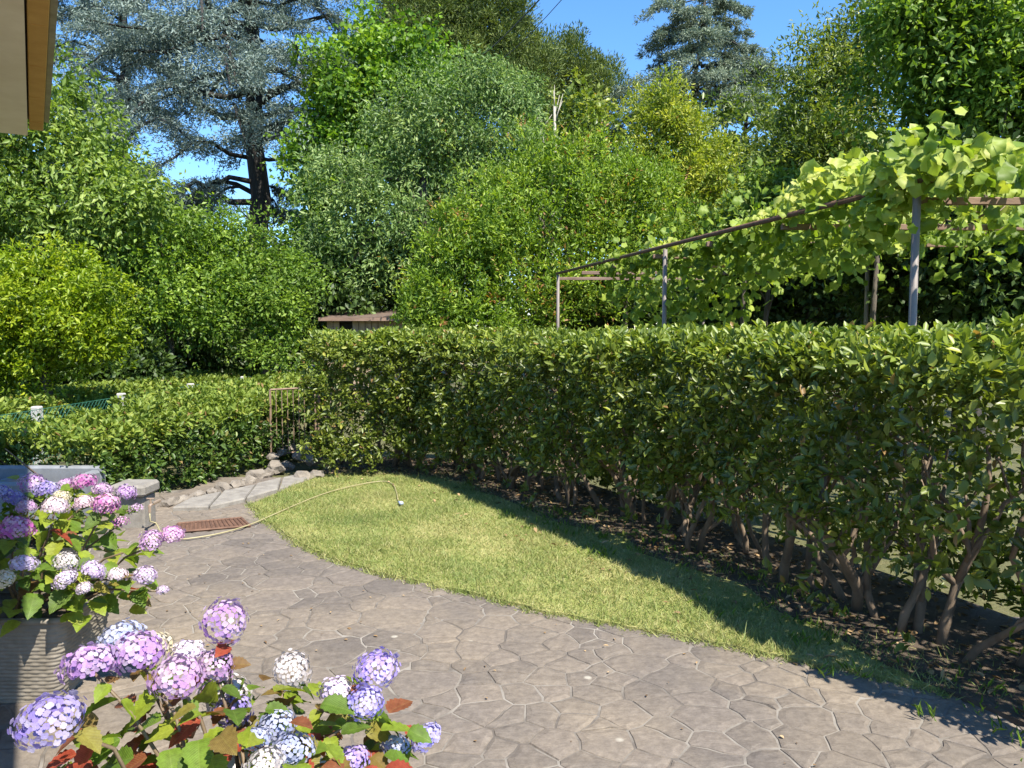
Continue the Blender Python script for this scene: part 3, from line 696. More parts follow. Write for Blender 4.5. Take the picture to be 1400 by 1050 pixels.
def low_hedge(name, label, line, hw, zt, twigs, per, size, group, mat=('low_hedge', 'low_lit_top'), fs=1, backp=0.15, topbias=0.5, stems=6):
    l = polyl([Vector(a) for a in line], 0.08); b = Vector((line[0][0], line[0][1], 0)); h = thing(name, label, 'hedge', b, group)
    p, d, nm, L, Wd, tint, top = hedge_leaves(l, hw, 0.03, lambda i: zt(i / len(l)) + 0.03 * noise.noise(Vector((l[i].x * 1.5, l[i].y * 1.5, 2))), twigs, per, size, 0.5, fs, backp=backp, topbias=topbias, round_=0.2)
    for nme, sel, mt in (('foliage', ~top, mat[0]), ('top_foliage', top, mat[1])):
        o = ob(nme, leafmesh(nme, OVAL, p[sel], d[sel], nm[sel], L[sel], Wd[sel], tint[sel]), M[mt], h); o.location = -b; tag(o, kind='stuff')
    for k in range(stems):
        c = l[int((k + 0.5) / stems * (len(l) - 1))]; mb = MB()
        for q in range(4):
            e = Vector((c.x + random.gauss(0, hw * 0.5), c.y + random.gauss(0, hw * 0.5), zt(0.5) * 0.9)); s = Vector((c.x, c.y, -0.02)); mb.tube([s, s.lerp(e, 0.5) + Vector((random.gauss(0, 0.04), random.gauss(0, 0.04), 0)), e], [0.018, 0.012, 0.004], 5)
        mb.build('stem', M['hedge_bark'], h, True).location = -b
    return h
low_hedge('hedge', 'low wide hedge between the stone trough and the rusty gate', [(-4.42, 7.0), (-4.2, 8.0), (-3.85, 9.0), (-3.5, 9.9), (-3.05, 10.7)], 0.72, lambda t: 0.70 + 0.10 * t, 6200, 6, 0.068, 'low clipped hedges', fs=-1, backp=0.12)
low_hedge('hedge', 'low brownish hedge behind the grey trough, half in the roof shade', [(-8.5, 7.25), (-6.5, 7.25), (-4.9, 7.3)], 0.42, lambda t: 0.66, 4200, 6, 0.06, 'low clipped hedges', fs=-1)
low_hedge('hedge', 'flat topped yellow green hedge beyond the green wire fence', [(-7.2, 9.6), (-6.9, 12), (-6.6, 14.5), (-6.1, 17)], 0.95, lambda t: 0.66 + 0.02 * t, 5200, 6, 0.09, 'low clipped hedges', fs=-1, backp=0.05, topbias=0.7)
low_hedge('hedge', 'narrow green hedge strip between wire fence and rusty gate', [(-4.9, 10.2), (-4.6, 12), (-4.4, 14), (-4.2, 16)], 0.5, lambda t: 0.72, 3400, 6, 0.085, 'low clipped hedges', fs=-1, backp=0.05, topbias=0.6)
# ------------------------------------------------------------------ wire fence, gate, edging stones, steps, shed
fn = thing('wire_fence', 'green chain link fence on short concrete posts between the low hedges', 'fence', (-5.55, 9.0, 0))
FB = Vector((-5.55, 9.0, 0))
for (x, y) in ((-5.62, 7.9), (-5.62, 9.1), (-5.58, 11.0), (-5.42, 13.0), (-5.22, 15.0)):
    mb = MB(); mb.box((x, y, 0.36), 0.1, 0.1, 0.78, bev=0.012); mb.build('post', M['concrete'], fn).location = -FB
mb = MB(); A = Vector((-5.62, 7.0, 0)); B = Vector((-5.2, 15.4, 0)); n = 110; LL = (B - A).length
for k in range(n + 8):
    for sgn in (1, -1):
        a0 = k / n - (0.66 / LL if sgn > 0 else 0); a1 = a0 + sgn * 0.66 / LL if sgn > 0 else a0 - 0.66 / LL
        s, e = A.lerp(B, a0), A.lerp(B, a1 if sgn > 0 else a1)
        mb.tube([s + Vector((0.004 * sgn, 0, 0.06)), e + Vector((0.004 * sgn, 0, 0.72))], 0.0028, 3, cap=False)
for z in (0.06, 0.4, 0.725): mb.tube([A + Vector((0, 0, z)), B + Vector((0, 0, z))], 0.004, 4)
mb.build('wire_mesh', M['greenwire'], fn).location = -FB

g0 = at(371, 622, 9.35); g1 = at(432, 612, 9.75); gt = thing('gate', 'low rusty metal gate of thin upright bars standing ajar', 'gate', g0)
tz = at(371, 533, 9.35).z; hv2 = Vector((g1.x - g0.x, g1.y - g0.y, 0)); b0 = Vector((g0.x, g0.y, g0.z)); H0 = tz - g0.z
for nme, s, e in (('top_rail', b0 + Vector((0, 0, H0)), b0 + hv2 + Vector((0, 0, H0))), ('bottom_rail', b0, b0 + hv2), ('side_rail', b0, b0 + Vector((0, 0, H0))), ('side_rail', b0 + hv2, b0 + hv2 + Vector((0, 0, H0)))):
    mb = MB(); mb.tube([s, e], 0.014, 6); mb.build(nme, M['gate_rust'], gt).location = -g0
for k in range(1, 8):
    mb = MB(); s = b0 + hv2 * (k / 8); mb.tube([s, s + Vector((0, 0, H0))], 0.006, 5); mb.build('bar', M['gate_rust'], gt).location = -g0
for s in (b0 + hv2 + hv2.normalized() * 0.05,):
    mb = MB(); mb.box(s + Vector((0, 0, 0.35)), 0.035, 0.035, 0.9, bev=0.005); mb.build('gate_post', M['gate_rust'], gt).location = -g0

def rock(c, sx, sy, sz, seed):
    import bmesh
    bm = bmesh.new(); bmesh.ops.create_icosphere(bm, subdivisions=2, radius=1)
    for v in bm.verts:
        w = 1 + 0.5 * noise.noise(v.co * 1.6 + Vector((seed, 0, 0))) + 0.12 * noise.noise(v.co * 3.5 + Vector((0, seed, 0)))
        v.co = Vector((v.co.x * sx * w, v.co.y * sy * w, v.co.z * sz * w))
    me = bpy.data.meshes.new('stone'); bm.to_mesh(me); bm.free()
    return me
es_s = 0.75
es = thing('stone_edging', 'row of rough rubble stones along the foot of the low hedge', 'stone edging', gnd(300, 668))
EB = gnd(300, 668)
for k, (px, py, s) in enumerate([(232, 692, .09), (252, 687, .08), (270, 683, .1), (290, 677, .09), (306, 671, .11), (324, 667, .1), (340, 661, .09), (350, 655, .13), (366, 651, .1), (377, 645, .14), (392, 640, .1), (398, 629, .12), (385, 634, .09), (405, 622, .1), (372, 640, .08), (410, 640, .1), (420, 633, .13), (392, 622, .08)]):
    g = gnd(px, py); o = ob('stone', rock(g, s * 0.95, s * 0.7, s * 0.6, k * 3.7), M['stone'], es); o.location = g - EB + Vector((0, 0, s * 0.25 + (0.12 if k > 10 else 0))); o.rotation_euler = (0, 0, random.random() * 3)
st = thing('stone_step', 'pale stone slabs leading up to the rusty gate', 'stone step', gnd(330, 690)); SB = gnd(330, 690)
def slab(pxs, z0, z1, name):
    P = [gnd(*p) for p in pxs]; c = sum(P, Vector()) / len(P); P = [c + (p - c) * 0.985 for p in P]; mb = MB(); n = len(P)
    top = [Vector((p.x, p.y, z1)) + (c - p).normalized() * 0.012 for p in P]; ch = [Vector((p.x, p.y, z1 - 0.012)) for p in P]; bot = [Vector((p.x, p.y, z0)) for p in P]
    f = [tuple(range(n))] + [(k, n + k, n + (k + 1) % n, (k + 1) % n) for k in range(n)] + [(n + k, 2 * n + k, 2 * n + (k + 1) % n, n + (k + 1) % n) for k in range(n)]
    mb.add([Vector((p.x, p.y, p.z)) for p in top] + ch + bot, f, random.random()); mb.build(name, M['wallstone'], st).location = -SB
for pxs in ([(236, 700), (285, 699), (303, 678), (262, 686)], [(287, 699), (335, 688), (350, 668), (306, 677)], [(337, 688), (380, 675), (385, 659), (352, 667)], [(382, 675), (415, 663), (428, 650), (387, 658)]): slab(pxs, -0.02, 0.045 + random.random() * 0.012, 'slab')
mb = MB()
o = ob('step_block', rock(None, 0.13, 0.12, 0.07, 91), M['stone'], st); o.location = gnd(428, 640) - SB + Vector((0, 0, 0.1))
o = ob('step_block', rock(None, 0.1, 0.08, 0.06, 55), M['stone'], st); o.location = gnd(413, 657) - SB + Vector((0, 0, 0.05))
o = ob('step_block', rock(None, 0.09, 0.07, 0.05, 57), M['stone'], st); o.location = gnd(433, 655) - SB + Vector((0, 0, 0.05))

c0 = at(437, 452, 16.5); shd = thing('garden_shed', 'small weathered timber shed with a brown roof behind the hedge', 'shed', (c0.x, 16.5, 0)); s0 = Vector((c0.x, 16.5, 0))
x0, x1 = at(447, 452, 16.5).x, at(552, 452, 16.5).x; zt0 = at(500, 437, 16.5).z
nP = 12
for k in range(nP):
    xa = x0 + (x1 - x0) * k / nP; wP = (x1 - x0) / nP
    if k in (2, 3): continue
    mb = MB(); mb.box((xa + wP / 2, 16.5 + random.uniform(-0.006, 0.006), zt0 / 2), wP - 0.012, 0.03, zt0); mb.build('plank', M['plank'], shd).location = -s0
mb = MB(); mb.box(((x0 + x1) / 2, 17.3, zt0 / 2), x1 - x0 - 0.02, 1.4, zt0); mb.build('interior_shade', M['dark'], shd).location = -s0  # near-black block painted as the shade inside the shed
mb = MB(); rx = Vector((1, 0, 0.03)).normalized(); ry = Vector((0, 1, 0.1)).normalized(); mb.box(((x0 + x1) / 2, 17.2, zt0 + 0.115), x1 - x0 + 0.2, 2.0, 0.05, (rx, ry, rx.cross(ry))); mb.build('roof', M['rooftile'], shd).location = -s0
mb = MB(); mb.box(((x0 + x1) / 2, 16.18, zt0 + 0.005), x1 - x0 + 0.2, 0.03, 0.07); mb.build('fascia_board', M['timber'], shd).location = -s0

# ------------------------------------------------------------------ trough, pillar, tap, hose, drain cover
tr = thing('stone_trough', 'grey stone wash trough toned dark for shade behind the hydrangeas', 'trough', (-3.9, 6.6, 0)); TB = Vector((-3.9, 6.6, 0))
for nme, c, sx, sy, sz in (('front_wall', (-4.4, 6.28, 0.2), 1.5, 0.09, 0.4), ('back_wall', (-4.4, 6.84, 0.22), 1.5, 0.09, 0.44), ('end_wall', (-3.695, 6.56, 0.205), 0.09, 0.47, 0.41), ('end_wall', (-5.105, 6.56, 0.205), 0.09, 0.47, 0.41), ('divider', (-4.33, 6.56, 0.19), 0.07, 0.47, 0.38)):
    mb = MB(); mb.box(c, sx, sy, sz, bev=0.018); mb.build(nme, M['trough'], tr).location = -TB
mb = MB(); mb.box((-4.4, 6.56, 0.05), 1.3, 0.46, 0.1); mb.build('basin_floor', M['trough'], tr).location = -TB
pl = thing('stone_pillar', 'low stone pillar with a thick pale cap at the trough end', 'pillar', (-3.08, 6.45, 0)); PB = Vector((-3.08, 6.45, 0))
mb = MB(); mb.box((-3.16, 6.45, 0.12), 0.2, 0.22, 0.3, bev=0.015); mb.build('shaft', M['wallstone'], pl).location = -PB
mb = MB(); mb.box((-3.18, 6.44, 0.32), 0.3, 0.3, 0.1, bev=0.022); mb.build('cap', M['wallstone'], pl).location = -PB
tp = thing('tap', 'small brass garden tap on the pillar feeding the hose', 'tap', at(206, 690, 6.2)); tb = at(206, 690, 6.2)
mb = MB(); mb.tube([tb + Vector((0, 0.16, 0)), tb, tb + Vector((0, -0.02, -0.01))], [0.014, 0.014, 0.012], 8); tpo = mb.build('pipe', M['brass'], tp); tpo.location = -tb
mb = MB(); mb.tube([tb, tb + Vector((0, 0, 0.05))], [0.009, 0.007], 8); mb.tube([tb + Vector((-0.03, 0, 0.05)), tb + Vector((0.03, 0, 0.05))], 0.007, 6); mb.build('handle', M['brass'], tpo)
mb = MB(); mb.tube([tb + Vector((0, -0.02, -0.005)), tb + Vector((0, -0.022, -0.06))], [0.013, 0.011], 8); mb.build('spout', M['brass'], tpo)
hp = [tb + Vector((0, -0.022, -0.05)), tb + Vector((0.005, -0.03, -0.13)), gnd(213, 715, 0.08), gnd(224, 733, 0.03)] + [gnd(px, py, z) for px, py, z in ((245, 737, .026), (275, 734, .026), (310, 727, .026), (345, 716, .026), (375, 703, .036), (405, 690, .04), (440, 676, .04), (475, 666, .04), (505, 660, .04), (525, 658, .04), (537, 662, .04), (542, 673, .04), (544, 683, .04))]
hpp = polyl(hp, 0.05)
hs = thing('garden_hose', 'thin yellow hose running from the tap across paving and lawn', 'hose', gnd(310, 727)); hb = gnd(310, 727)
mb = MB(); mb.tube(hpp, 0.006, 7); hpo = mb.build('hose_pipe', M['hose'], hs, True); hpo.location = -hb
e = gnd(545, 686, 0.05); mb = MB(); mb.tube([e, e + Vector((0.02, -0.04, 0.0)), e + Vector((0.04, -0.09, 0.005))], [0.01, 0.014, 0.02], 9); mb.build('nozzle', M['nozzle'], hpo, True)
dr = thing('drain_cover', 'rusty brown drain grating set in the paving by the pillar', 'drain cover', gnd(290, 718)); DB = gnd(290, 718)
dc = [gnd(238, 728, 0.018), gnd(342, 719, 0.018), gnd(330, 708, 0.018), gnd(243, 716, 0.018)]
mb = MB()
for k in range(4): mb.tube([dc[k], dc[(k + 1) % 4]], 0.011, 4)
mb.build('frame', M['rust'], dr).location = -DB
mb = MB(); mb.add([p - Vector((0, 0, 0.003)) for p in dc], [(0, 1, 2, 3)]); mb.build('pit', M['rust'], dr).location = -DB
for k in range(1, 16):
    t = k / 16; mb = MB(); mb.tube([dc[0].lerp(dc[1], t) + Vector((0, 0, 0.001)), dc[3].lerp(dc[2], t) + Vector((0, 0, 0.001))], 0.008, 4); mb.build('bar', M['rust'], dr).location = -DB

# ------------------------------------------------------------------ house eave over the left corner
zE = 3.1
def eave(px, py): r = ray(px, py); t = (zE - CAMH) / r.z; return Vector((r.x * t, r.y * t, zE))
C0 = eave(65, 181); C1 = eave(78, 2); dE = (C0 - C1).normalized(); nE = Vector((dE.y, -dE.x, 0))      # nE points to the garden
LEN = (C0.y - 1.15) / dE.y; house = thing('house', 'roof corner with beige soffit and ochre edge tiles overhead', 'house', (-4.5, 3.8, 0)); HBs = Vector((-4.5, 3.8, 0))
up = Vector((0, 0, 1)); axE = (dE, nE, up)
mb = MB(); mb.box(C0 - dE * (LEN / 2 + 0.02) - nE * (0.125 + 0.9) + up * 0.012, LEN - 0.04, 1.8, 0.12, axE); mb.build('soffit', M['soffit'], house).location = -HBs
for k in range(int(LEN / 0.68) + 1):
    a = k * 0.68 - 0.42; l0 = max(a, 0.0); l1 = min(a + 0.68, LEN)
    if l1 - l0 < 0.02: continue
    mb = MB(); mb.box(C0 - dE * ((l0 + l1) / 2) - nE * 0.07 + up * 0.03, l1 - l0 - 0.008, 0.088, 0.05, axE, bev=0.004); mb.build('edge_tile', M['eave_tile'], house).location = -HBs
mb = MB(); mb.box(C0 - dE * (LEN / 2 + 0.1) - nE * 0.008 + up * 0.05, LEN - 0.2, 0.03, 0.05, axE); mb.build('drip_edge', M['gutter'], house).location = -HBs
mb = MB(); mb.box(C0 - dE * LEN / 2 - nE * 0.98 + up * 0.16, LEN + 0.02, 1.96, 0.16, axE); mb.build('roof', M['rooftile'], house).location = -HBs
mb = MB(); mb.box(C0 - dE * (LEN / 2 + 0.6) - nE * 2.1 + up * (-zE / 2 + 0.1), LEN - 1.2, 0.3, zE + 0.15, axE); mb.build('wall', M['plaster'], house).location = -HBs

# ------------------------------------------------------------------ pergola with grapevine
PT = [(2.84, 5.5), (1.91, 9.73), (0.84, 14.2)]; ZP = 2.68
pg = thing('pergola', 'rusty steel pergola frame with timber cross beams behind the tall hedge', 'pergola', (1.91, 9.73, 0)); GB = Vector((1.91, 9.73, 0))
pd = Vector((PT[0][0] - PT[2][0], PT[0][1] - PT[2][1], 0)).normalized(); pnv = Vector((-pd.y, pd.x, 0)); pnv = pnv if pnv.x > 0 else -pnv
P3 = Vector((PT[2][0], PT[2][1], 0))
LP = (Vector((PT[0][0], PT[0][1], 0)) - P3).length
for row in (0.0, 2.9):
    for (x, y) in PT:
        s = Vector((x, y, 0)) + pnv * row; mb = MB(); mb.tube([s, s + Vector((0, 0, ZP - 0.03))], 0.028, 8); mb.build('post', M['steel'], pg, True).location = -GB
    mb = MB(); s = P3 + pnv * row - pd * 0.1; mb.tube([s + up * ZP, s + pd * (LP + 0.25) + up * ZP], 0.024, 8); mb.build('rail', M['rust'], pg, True).location = -GB
for k in range(7):
    s = P3 + pd * (LP * k / 6) + up * (ZP - 0.075); a = (pnv, pd, up); mb = MB(); mb.box(s + pnv * 1.56, 3.05, 0.045, 0.055, (Vector((1, 0.02, 0)).normalized(), Vector((0, 1, 0)), up), bev=0.005); mb.build('cross_beam', M['timber'], pg).location = -GB

vn = thing('grapevine', 'sprawling grapevine with large pale leaves draped over the pergola', 'vine', GB)
vp = []
nzf = lambda a, b, c=0: noise.noise(Vector((a, b, c)))
for _ in range(7000):
    u = random.random() ** 1.0; v = random.uniform(0.1, 3.2) if random.random() < 0.75 else abs(random.gauss(0, 0.35)) + 0.12
    a = u * (LP + 0.5)
    if a < 1.9 + 1.2 * nzf(v, 3): continue
    near_ = max(0, (a - LP * 0.76) / (LP * 0.24))
    if near_ > 0.03: v -= 0.34 * min(1, near_ * 2.2) * random.random()
    mound = 0.05 + 0.26 * max(0, nzf(a * 0.8, v * 0.8) + 0.3) + 0.3 * math.sin(min(1, near_ * 1.15) * 2.75)
    q = P3 + pd * a + pnv * v; h = random.random() ** 0.6
    z = ZP - 0.08 + mound * h
    if random.random() < 0.12: z = ZP - 0.03 - random.random() ** 1.5 * (0.45 + 0.35 * nzf(a * 1.5, v * 1.5, 4)); 
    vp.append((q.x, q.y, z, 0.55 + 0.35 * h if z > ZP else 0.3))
def hang(px, py, dd, sp, n, drop=1.0):
    c = at(px, py, dd)
    for _ in range(n): vp.append((c.x + random.gauss(0, sp), c.y + random.gauss(0, sp), c.z + random.gauss(0, sp * drop), 0.5))
for hh in ((1140, 330, 6.9, .1, 34), (1165, 355, 6.6, .09, 26), (1185, 320, 6.2, .09, 30), (1110, 320, 7.2, .12, 30), (1210, 265, 5.7, .1, 30), (1070, 330, 7.8, .14, 40), (1200, 300, 6.3, .14, 45), (1230, 240, 5.8, .16, 70), (1255, 205, 5.5, .13, 50), (1310, 215, 5.6, .09, 26), (1375, 222, 5.6, .07, 18), (1275, 250, 5.35, .06, 8),
           (1085, 345, 8.0, .16, 50), (1000, 335, 9.2, .22, 100), (955, 395, 9.9, .25, 150), (930, 430, 10.2, .22, 100), (885, 415, 11.0, .25, 90), (1030, 375, 8.8, .2, 60), (860, 350, 11.5, .2, 40), (1010, 400, 9.6, .22, 50), (985, 440, 9.8, .2, 40), (850, 395, 12, .16, 18), (1050, 290, 8.6, .25, 70), (900, 310, 10.8, .2, 40)): hang(*hh)
V = np.array(vp); n = len(V); pos = V[:, :3]
tc = nrm(CAMP - pos) * [1, 1, 0.2]
nm = nrm(rng.normal(size=(n, 3)) * 0.55 + [0, -0.15, 0.55] + tc * 0.45); d = nrm(rng.normal(size=(n, 3)) * 0.6 + [0, 0, -0.6]); L = rng.uniform(0.06, 0.125, n)
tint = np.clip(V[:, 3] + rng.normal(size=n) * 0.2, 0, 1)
sc_ = np.where((np.abs(pos[:, 0] / pos[:, 1]) < 0.66) & (tc @ np.array([0, -1, 0]) > 0), np.linalg.norm(pos - CAMP, axis=1), 99) + rng.random(n) * 1.5
od = np.argsort(sc_)[:300]; isl = np.zeros(n, bool); isl[od] = True
gv = leaf_variants('leaf', (GV, GF), M['vine'], [0.25, 0.45, 0.6, 0.75, 0.9])
for i in od: leafobj(vn, GB, gv, pos[i], d[i], nm[i], L[i] * 1.1)
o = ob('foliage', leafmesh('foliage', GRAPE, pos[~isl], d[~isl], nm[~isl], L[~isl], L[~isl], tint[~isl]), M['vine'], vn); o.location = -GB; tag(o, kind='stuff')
for k in range(9):
    a = LP * (0.25 + 0.09 * k); s = P3 + pd * a + pnv * random.uniform(0.4, 2.6); mb = MB(); pts = [s + up * (ZP + 0.03)]
    for j in range(14): pts.append(pts[-1] + pd * random.uniform(-0.1, 0.22) + pnv * random.gauss(0, 0.09)); pts[-1].z = (0.0 if j < 0 else ZP + 0.05 + 0.12 * math.sin(j + k))
    mb.tube(pts, [0.014 - 0.0007 * j for j in range(15)], 5); mb.build('cane', M['hedge_bark'], vn, True).location = -GB
for a in (LP * 0.25, LP * 0.6):
    s = P3 + pd * a + pnv * 2.5; mb = MB(); mb.tube([s, s + up * 0.9 + pnv * 0.08, s + up * 1.8 - pnv * 0.05, s + up * (ZP + 0.05)], [0.045, 0.04, 0.035, 0.025], 7); mb.build('vine_trunk', M['bark'], vn, True).location = -GB

# ------------------------------------------------------------------ trees
tree('citrus_tree', 'low rounded yellow green citrus tree beside the wire fence', 'tree', 70, 11.0, [(60, 430, 95, 75, 11), (130, 450, 58, 60, 10.8), (20, 480, 60, 62, 11), (60, 380, 60, 42, 11.3), (-60, 440, 70, 80, 11.3)], 'citrus', 0.07, cr=0.2, dens=0.72, per=48, size=0.085, aspect=0.42, droop=0.2, fill=0.3)
tree('walnut_tree', 'light green broad leaved tree under the roof corner', 'tree', 40, 15.5, [(60, 220, 100, 75, 15.5), (130, 205, 65, 50, 15.3), (20, 290, 90, 70, 15.2), (130, 285, 80, 55, 15), (90, 150, 45, 60, 15.6), (-50, 240, 90, 110, 15.5), (180, 300, 50, 36, 14.8), (95, 120, 22, 34, 15.6)], 'walnut', 0.14, cr=0.46, dens=0.56, per=70, size=0.14, aspect=0.42, droop=0.55, fill=0.2)
tree('plum_tree', 'small mid green fruit tree with dark trunk beyond the low hedge', 'tree', 235, 15.5, [(235, 390, 85, 70, 15.5), (170, 350, 70, 55, 15.8), (290, 340, 65, 52, 16), (260, 432, 75, 36, 15.2), (210, 300, 40, 36, 16.2), (180, 430, 60, 50, 15.4)], 'plum', 0.11, cr=0.4, dens=0.62, per=80, size=0.1, aspect=0.5, droop=0.3, fill=0.25)
tree('fruit_tree', 'bushy bright green fruit tree left of the garden shed', 'tree', 360, 16.0, [(360, 390, 72, 56, 16), (388, 410, 42, 50, 15.8), (330, 425, 60, 42, 15.8), (378, 470, 46, 46, 15.6), (355, 350, 42, 30, 16.2), (400, 355, 26, 26, 16.2)], 'mid', 0.09, cr=0.38, dens=0.62, per=84, size=0.09, aspect=0.5, droop=0.25, fill=0.25)
tree('climber_tree', 'tall bright lime green broad leaved tree right of the big cedar', 'tree', 500, 22, [(505, 130, 86, 72, 22), (465, 190, 58, 60, 21.6), (560, 110, 48, 48, 22), (500, 80, 60, 38, 22), (450, 240, 44, 50, 21.5), (440, 290, 30, 48, 21.5), (450, 360, 45, 50, 21.8), (540, 200, 60, 60, 22.5)], 'lime', 0.2, cr=0.52, dens=0.66, per=88, size=0.15, aspect=0.75, droop=0.5, fill=0.22, tintbias=0.05)
tree('grey_tree', 'large grey green tree with drooping narrow leaves in the middle', 'tree', 560, 19, [(650, 175, 95, 72, 19.5), (620, 250, 80, 70, 19), (500, 270, 72, 58, 18.6), (480, 340, 66, 62, 18.2), (540, 330, 70, 66, 18), (660, 118, 50, 34, 19.5), (560, 200, 60, 60, 19.3), (720, 160, 40, 42, 19.8), (500, 385, 60, 26, 18.4), (700, 230, 60, 60, 19)], 'grey_green', 0.2, cr=0.5, dens=0.66, per=105, size=0.13, aspect=0.36, droop=0.55, fill=0.15)
ph = 'photinia shrubs behind the tall hedge'
tree('photinia_shrub', 'bushy red tipped shrub just right of the garden shed', 'shrub', 610, 16, [(630, 380, 66, 78, 16), (592, 425, 46, 40, 15.4), (660, 330, 60, 66, 16), (640, 440, 80, 40, 15.6)], 'photinia', 0.07, group=ph, cr=0.26, dens=0.72, per=46, size=0.11, aspect=0.38, droop=-0.3, fill=0.25)
tree('photinia_shrub', 'tallest red tipped shrub behind the far end of the pergola rail', 'shrub', 745, 16.8, [(740, 300, 76, 86, 16.8), (790, 270, 60, 72, 17), (720, 400, 80, 70, 16.4), (760, 230, 50, 40, 17), (690, 280, 40, 55, 16.8)], 'photinia', 0.08, group=ph, cr=0.34, dens=0.62, per=60, size=0.11, aspect=0.38, droop=-0.45, fill=0.15, shlen=2.4, shper=18, tintbias=0.06)
tree('photinia_shrub', 'loose red tipped shrub rising behind the middle pergola post', 'shrub', 850, 17.2, [(850, 300, 60, 70, 17.2), (830, 380, 70, 62, 16.9), (880, 250, 40, 44, 17.4), (900, 340, 60, 62, 17.2)], 'photinia', 0.08, group=ph, cr=0.34, dens=0.62, per=60, size=0.11, aspect=0.38, droop=-0.45, fill=0.15, shlen=2.4, shper=18, tintbias=0.04)
tree('golden_tree', 'upright golden green tree with pointed top below the far cedar', 'tree', 915, 20, [(915, 170, 42, 52, 20), (930, 225, 62, 62, 20), (960, 280, 56, 70, 19.8), (890, 230, 40, 52, 20), (980, 340, 50, 60, 19.6), (912, 135, 22, 26, 20)], 'golden', 0.13, cr=0.32, dens=0.72, per=54, size=0.13, aspect=0.32, droop=-0.1, fill=0.25)
tree('bay_tree', 'dark glossy evergreen tree with pale new shoots behind the pergola', 'tree', 1110, 15, [(1110, 165, 75, 76, 15), (1170, 120, 72, 70, 15.2), (1080, 240, 62, 62, 14.8), (1150, 220, 76, 60, 14.6), (1200, 70, 66, 52, 15.4), (1060, 300, 48, 50, 14.8), (1140, 70, 40, 36, 15.4)], 'bay', 0.16, cr=0.44, dens=0.66, per=92, size=0.115, aspect=0.34, droop=-0.1, fill=0.3)
tree('hornbeam_tree', 'big bright green leafy tree filling the upper right corner', 'tree', 1330, 11.5, [(1290, 60, 95, 70, 11.5), (1370, 110, 90, 95, 11.3), (1230, 30, 60, 46, 11.8), (1340, 10, 100, 60, 11.5), (1300, 150, 90, 66, 11.8), (1430, 60, 90, 120, 11.2), (1390, 200, 70, 60, 11.4)], 'mid', 0.18, cr=0.4, dens=0.66, per=92, size=0.12, aspect=0.48, droop=0.4, fill=0.35, tintbias=-0.02)
sh = 'shaded undergrowth shrubs'
tree('laurel_shrub', 'laurel shrub coloured dark for shade behind the right end of the pergola', 'shrub', 1330, 10, [(1330, 320, 110, 110, 10.2), (1420, 330, 90, 120, 9.6), (1250, 360, 80, 90, 11), (1370, 420, 110, 60, 9.6)], 'shade_toned_leaf', 0.06, group=sh, cr=0.26, dens=0.64, per=42, size=0.13, aspect=0.6, droop=0.5, fill=0.5)
tree('laurel_shrub', 'leafy shrub coloured dark for the deep shade under the pergola', 'shrub', 1120, 15, [(1090, 370, 90, 80, 15), (1180, 340, 90, 90, 14.5), (1000, 390, 80, 65, 15.4), (1240, 300, 70, 80, 14), (1220, 420, 110, 66, 16), (1340, 430, 90, 60, 15)], 'shade_toned_leaf', 0.06, group=sh, cr=0.34, dens=0.64, per=42, size=0.14, aspect=0.6, droop=0.4, fill=0.5)
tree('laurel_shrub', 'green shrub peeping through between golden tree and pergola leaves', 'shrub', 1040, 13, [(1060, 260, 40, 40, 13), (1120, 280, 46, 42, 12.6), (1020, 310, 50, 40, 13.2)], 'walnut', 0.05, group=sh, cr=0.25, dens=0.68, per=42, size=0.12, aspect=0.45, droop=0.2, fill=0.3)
tree('undergrowth_shrub', 'dark undergrowth beneath the yellow green citrus tree', 'shrub', 60, 14, [(40, 480, 110, 60, 14), (140, 500, 90, 50, 14.5), (-70, 470, 90, 80, 14)], 'shade_toned_leaf', 0.05, group=sh, cr=0.32, dens=0.60, per=40, size=0.13, aspect=0.55, fill=0.5)
tree('undergrowth_shrub', 'dark bush mass between the two small fruit trees', 'shrub', 270, 19, [(250, 470, 110, 60, 19), (330, 440, 110, 90, 20), (150, 430, 110, 100, 20), (420, 460, 60, 60, 18.6), (30, 420, 120, 120, 20)], 'shade_toned_leaf', 0.06, group=sh, cr=0.42, dens=0.60, per=40, size=0.16, aspect=0.55, fill=0.5)
tree('undergrowth_shrub', 'dark ivy covered thicket overhanging the shed roof', 'shrub', 470, 20.6, [(490, 392, 66, 34, 18.4), (560, 385, 70, 60, 19), (440, 405, 34, 34, 18.2), (470, 412, 40, 12, 17.2)], 'shade_toned_leaf', 0.06, group=sh, cr=0.4, dens=0.64, per=44, size=0.15, aspect=0.6, droop=0.6, fill=0.5)
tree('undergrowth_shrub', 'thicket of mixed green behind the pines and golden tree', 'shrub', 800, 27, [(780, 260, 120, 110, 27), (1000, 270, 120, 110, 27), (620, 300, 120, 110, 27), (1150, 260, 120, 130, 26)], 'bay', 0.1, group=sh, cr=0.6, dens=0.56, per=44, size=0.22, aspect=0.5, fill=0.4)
tree('undergrowth_shrub', 'hazy dark thicket seen under the big blue cedar', 'shrub', 300, 34, [(120, 330, 150, 110, 34), (250, 370, 120, 70, 33), (430, 380, 120, 80, 33)], 'shade_toned_leaf', 0.1, group=sh, cr=0.7, dens=0.56, per=44, size=0.25, aspect=0.5, fill=0.5)

tree('undergrowth_shrub', 'dark leafy bank behind the far end of the pergola', 'shrub', 850, 19.5, [(800, 420, 110, 60, 19.5), (950, 420, 110, 70, 19.5), (1100, 410, 110, 80, 19)], 'shade_toned_leaf', 0.06, group=sh, cr=0.4, dens=0.6, per=44, size=0.16, aspect=0.55, fill=0.5)
